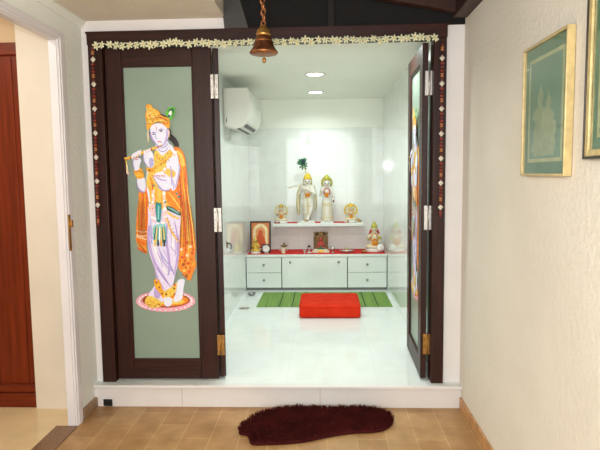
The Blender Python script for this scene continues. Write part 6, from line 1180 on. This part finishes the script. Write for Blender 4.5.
# ---------------------------------------------------------------- on the shrine floor
t = thing('floor_mat', 'green striped woven mat lying on the white floor before the altar', 'mat', (.152,2.375,0))
q = MB(); n = 60; q.box(-.697,.697,-.345,.345,.0005,.007,.002); q.obj('weave', M['mat'], t)
for x in (-.46,-.33,-.205,.30,.42,.55): box('dark_stripe', 'matdark', x-.006, x+.006, -.345, .345, .0065, .0082, .0, t)
t = thing('floor_cushion', 'bright red block cushion on the green mat and white floor', 'cushion', (.205,1.87,.0))
q = MB(); q.box(-.288,.288,-.29,.285,.001,.123,.026,4)
bmesh.ops.subdivide_edges(q.bm, edges=[e for e in q.bm.edges if e.calc_length() > .2], cuts=9, use_grid_fill=True)
for v in q.bm.verts:
    if v.co.z > .11:
        f = max(0,(1-(v.co.x/.29)**2))*max(0,(1-(v.co.y/.29)**2)); v.co.z += .006*f-.002*noise.noise(v.co*14)
for f in q.bm.faces: f.smooth = True
c = q.obj('pad', M['cushion'], t)
q = MB()
for z in (.022,.108):
    rr = .026; P = []
    for (cx_,cy_,a0) in ((.262,.259,0),(-.262,.259,PI/2),(-.262,-.264,PI),(.262,-.264,1.5*PI)):
        for k in range(6): a = a0+PI/2*k/5; P.append((cx_+.0255*math.cos(a), cy_+.0255*math.sin(a), z))
    q.tube(P, .004, 6, True)
q.obj('piping', M['cushion'], t)
t = thing('metal_bowl', 'small steel bowl on the white floor left of the green mat', 'bowl', (-.665,2.60,0))
q = MB(); q.lathe([(.002,0),(.03,0),(.042,.012),(.046,.026),(.043,.026),(.038,.013),(.002,.005)], seg=24); q.obj('bowl', M['chrome'], t)
t = thing('floor_socket', 'flat steel floor box on the white floor near the left wall', 'floor box', (-.66,1.98,0))
q = MB(); q.box(-.05,.05,-.045,.045,.0,.006,.002); q.obj('cover', M['steel'], t)
q = MB(); q.box(-.03,.045,-.03,-.012,.006,.011,.002); q.obj('flap', M['chrome'], t)
t = thing('wall_hook', 'small dark metal hook on the left tiled wall near the folded leaf', 'hook', (RL,1.62,.70))
q = MB(); q.box(0,.006,-.022,.022,-.03,.03,.002); q.obj('plate', M['bronzedark'], t)
q = MB(); q.tube([(.004,0,.015),(.03,0,.012),(.045,0,-.005),(.04,0,-.03),(.028,0,-.035)], .006, 8); q.obj('arm', M['peacockeye'], t)

# ---------------------------------------------------------------- porch floor: drain stub and shaggy rug
t = thing('drain_outlet', 'short black drain pipe stub at the left foot of the white step', 'pipe', (-1.272,-.058,-.122))
q = MB(); q.lathe([(.017,0),(.017,-.02),(.013,-.02),(.013,-.004),(.001,-.004)], (0,0,0), 20, 'y'); q.obj('pipe', M['bluegrey'], t)
q = MB(); q.box(-.03,.03,-.006,0,-.024,.022,.004); q.obj('flange', M['black'], t)

RUG = [(-.356,-.395),(-.338,-.316),(-.309,-.261),(-.246,-.17),(-.106,-.105),(.054,-.092),(.202,-.098),(.312,-.088),(.439,-.098),(.535,-.158),(.566,-.234),(.545,-.315),(.469,-.395),(.294,-.425),(.15,-.476),(.01,-.537),(-.156,-.563),(-.256,-.562),(-.283,-.505),(-.30,-.462),(-.345,-.44)]
def inside(x, y, P):
    r = False; j = len(P)-1
    for i in range(len(P)):
        if (P[i][1] > y) != (P[j][1] > y) and x < (P[j][0]-P[i][0])*(y-P[i][1])/(P[j][1]-P[i][1])+P[i][0]: r = not r
        j = i
    return r
def smoothpoly(P, n=5):
    o = []; L = len(P)
    for i in range(L):
        p = [Vector(P[(i+k-1)%L]) for k in range(4)]
        for q_ in range(n):
            u = q_/n; o.append(.5*((2*p[1])+(p[2]-p[0])*u+(2*p[0]-5*p[1]+4*p[2]-p[3])*u*u+(3*p[1]-p[0]-3*p[2]+p[3])*u**3))
    return o
SP = smoothpoly(RUG); spts = [(v.x,v.y) for v in SP]
rug = thing('shaggy_rug', 'dark maroon shaggy rug with rounded ends on the porch tiles before the step', 'rug', (.1,-.32,ZF))
q = MB(); rings = []; cen = Vector((.1,-.32))
for k, (s, z) in enumerate(((1.0,.0005),(1.0,.010),(.985,.017),(.955,.021),(.8,.022),(.55,.022),(.25,.022))):
    rings.append([q.bm.verts.new(((v-cen).x*s, (v-cen).y*s, z)) for v in SP])
n = len(SP); fs = []
for a, b in zip(rings, rings[1:]):
    for i in range(n): fs.append(q.bm.faces.new((a[i],a[(i+1)%n],b[(i+1)%n],b[i])))
fs.append(q.bm.faces.new(rings[-1])); fs.append(q.bm.faces.new(rings[0][::-1])); q._mark(fs, True)
q.obj('backing', M['rugdark'], rug)
q = MB(); cnt = 0
while cnt < 15000:
    x = random.uniform(-.38,.59); y = random.uniform(-.6,-.07)
    if not inside(x, y, spts): continue
    cnt += 1; a = random.uniform(0,2*PI); clump = noise.noise(Vector((x*22,y*22,0)))
    L = .019+.006*random.random()+.007*clump; w = .0022
    bx, by = x-.1, y+.32; lx = random.gauss(0,.009)+.008*noise.noise(Vector((x*9,y*9,5))); ly = random.gauss(0,.009)-.004
    v = [q.bm.verts.new((bx+w*math.cos(a),by+w*math.sin(a),.012)), q.bm.verts.new((bx-w*math.cos(a),by-w*math.sin(a),.012)), q.bm.verts.new((bx+lx+w*.6*math.cos(a),by+ly+w*.6*math.sin(a),.013+L)), q.bm.verts.new((bx+lx-w*.6*math.cos(a),by+ly-w*.6*math.sin(a),.013+L))]
    q.bm.faces.new((v[0],v[1],v[3],v[2]))
pl = q.obj('pile', M['rug'], rug); pl['kind'] = 'stuff'

# ---------------------------------------------------------------- light
def area(name, loc, size, power, col, rot=(0,0,0), spread=PI, shape='DISK', size2=None):
    l = bpy.data.lights.new(name, 'AREA'); l.shape = shape; l.size = size; l.energy = power; l.color = col; l.spread = spread
    if size2: l.shape = 'RECTANGLE'; l.size_y = size2
    o = bpy.data.objects.new(name, l); C.objects.link(o); o.location = loc; o.rotation_euler = rot; return o
G = (.91,1.0,.965)
for x, y in ((.08,1.62),(.08,2.72)): area('shrine_lamp_and_fill', (x,y,ZC-.012), .12, 5, G, spread=2.6)
for x in (-.5,.08,.62): area('shrine_lamp_and_fill', (x,.45,ZC-.012), .12, 7.5, G, spread=2.7)  # extra lights without fixtures, added out of view behind the lintel for ambience
fl_ = bpy.data.lights.new('camera_flash', 'POINT'); fl_.energy = 120; fl_.color = (1,.985,.96); fl_.shadow_soft_size = .022
po = bpy.data.objects.new('camera_flash', fl_); C.objects.link(po); po.location = (.02,-3.62,1.55)
area('porch_fill', (-.1,-5.1,1.6), 2.2, 80, (.98,1,1), (PI/2,0,0), size2=2.2)  # unseen soft panel added behind the camera to fill the porch
area('hall_lamp', (-2.2,-1.3,2.7), .6, 24, (1,.92,.80))
w = bpy.data.worlds.new('World'); bpy.context.scene.world = w; w.use_nodes = True
w.node_tree.nodes['Background'].inputs[0].default_value = (.9,.93,1,1); w.node_tree.nodes['Background'].inputs[1].default_value = .4

# repeats carry one group phrase
GROUPS = dict(glazed_door_leaf='glazed leaves of the folding door', bead_string='bead strings on the door frame', framed_picture='framed pictures', downlight='shrine ceiling downlights',
              cabinet='cabinets of the altar counter', marble_statue='standing marble statues on the shelf', seated_statue='seated statues of the altar', shelf_cloth='small red cloths on the shelf',
              silver_cup='silver cups by the shrine', tiny_pot='tiny pots on the shelf', oil_lamp='small lamps of the altar')
for o in bpy.data.objects:
    b_ = o.name.split('.')[0]
    if o.parent is None and b_ in GROUPS and 'label' in o: o['group'] = GROUPS[b_]

# ---------------------------------------------------------------- camera
cam = bpy.data.cameras.new('Camera'); co = bpy.data.objects.new('Camera', cam); C.objects.link(co)
cam.sensor_width = 36; cam.lens = 36*550/600; cam.clip_start = .05
yaw, pitch, roll = .04267, -.09189, -.01223
f = Vector((-math.sin(yaw)*math.cos(pitch), math.cos(yaw)*math.cos(pitch), math.sin(pitch))); r = Vector((math.cos(yaw), math.sin(yaw), 0)); u = r.cross(f)
r2 = math.cos(roll)*r+math.sin(roll)*u; u2 = -math.sin(roll)*r+math.cos(roll)*u
m = Matrix((r2, u2, -f)).transposed().to_4x4(); m.translation = (.15034,-3.49194,1.35317)
co.matrix_world = m; bpy.context.scene.camera = co
vs = bpy.context.scene.view_settings
vs.view_transform = 'Standard'; vs.look = 'None'; vs.exposure = 0; vs.gamma = 1; vs.use_curve_mapping = False
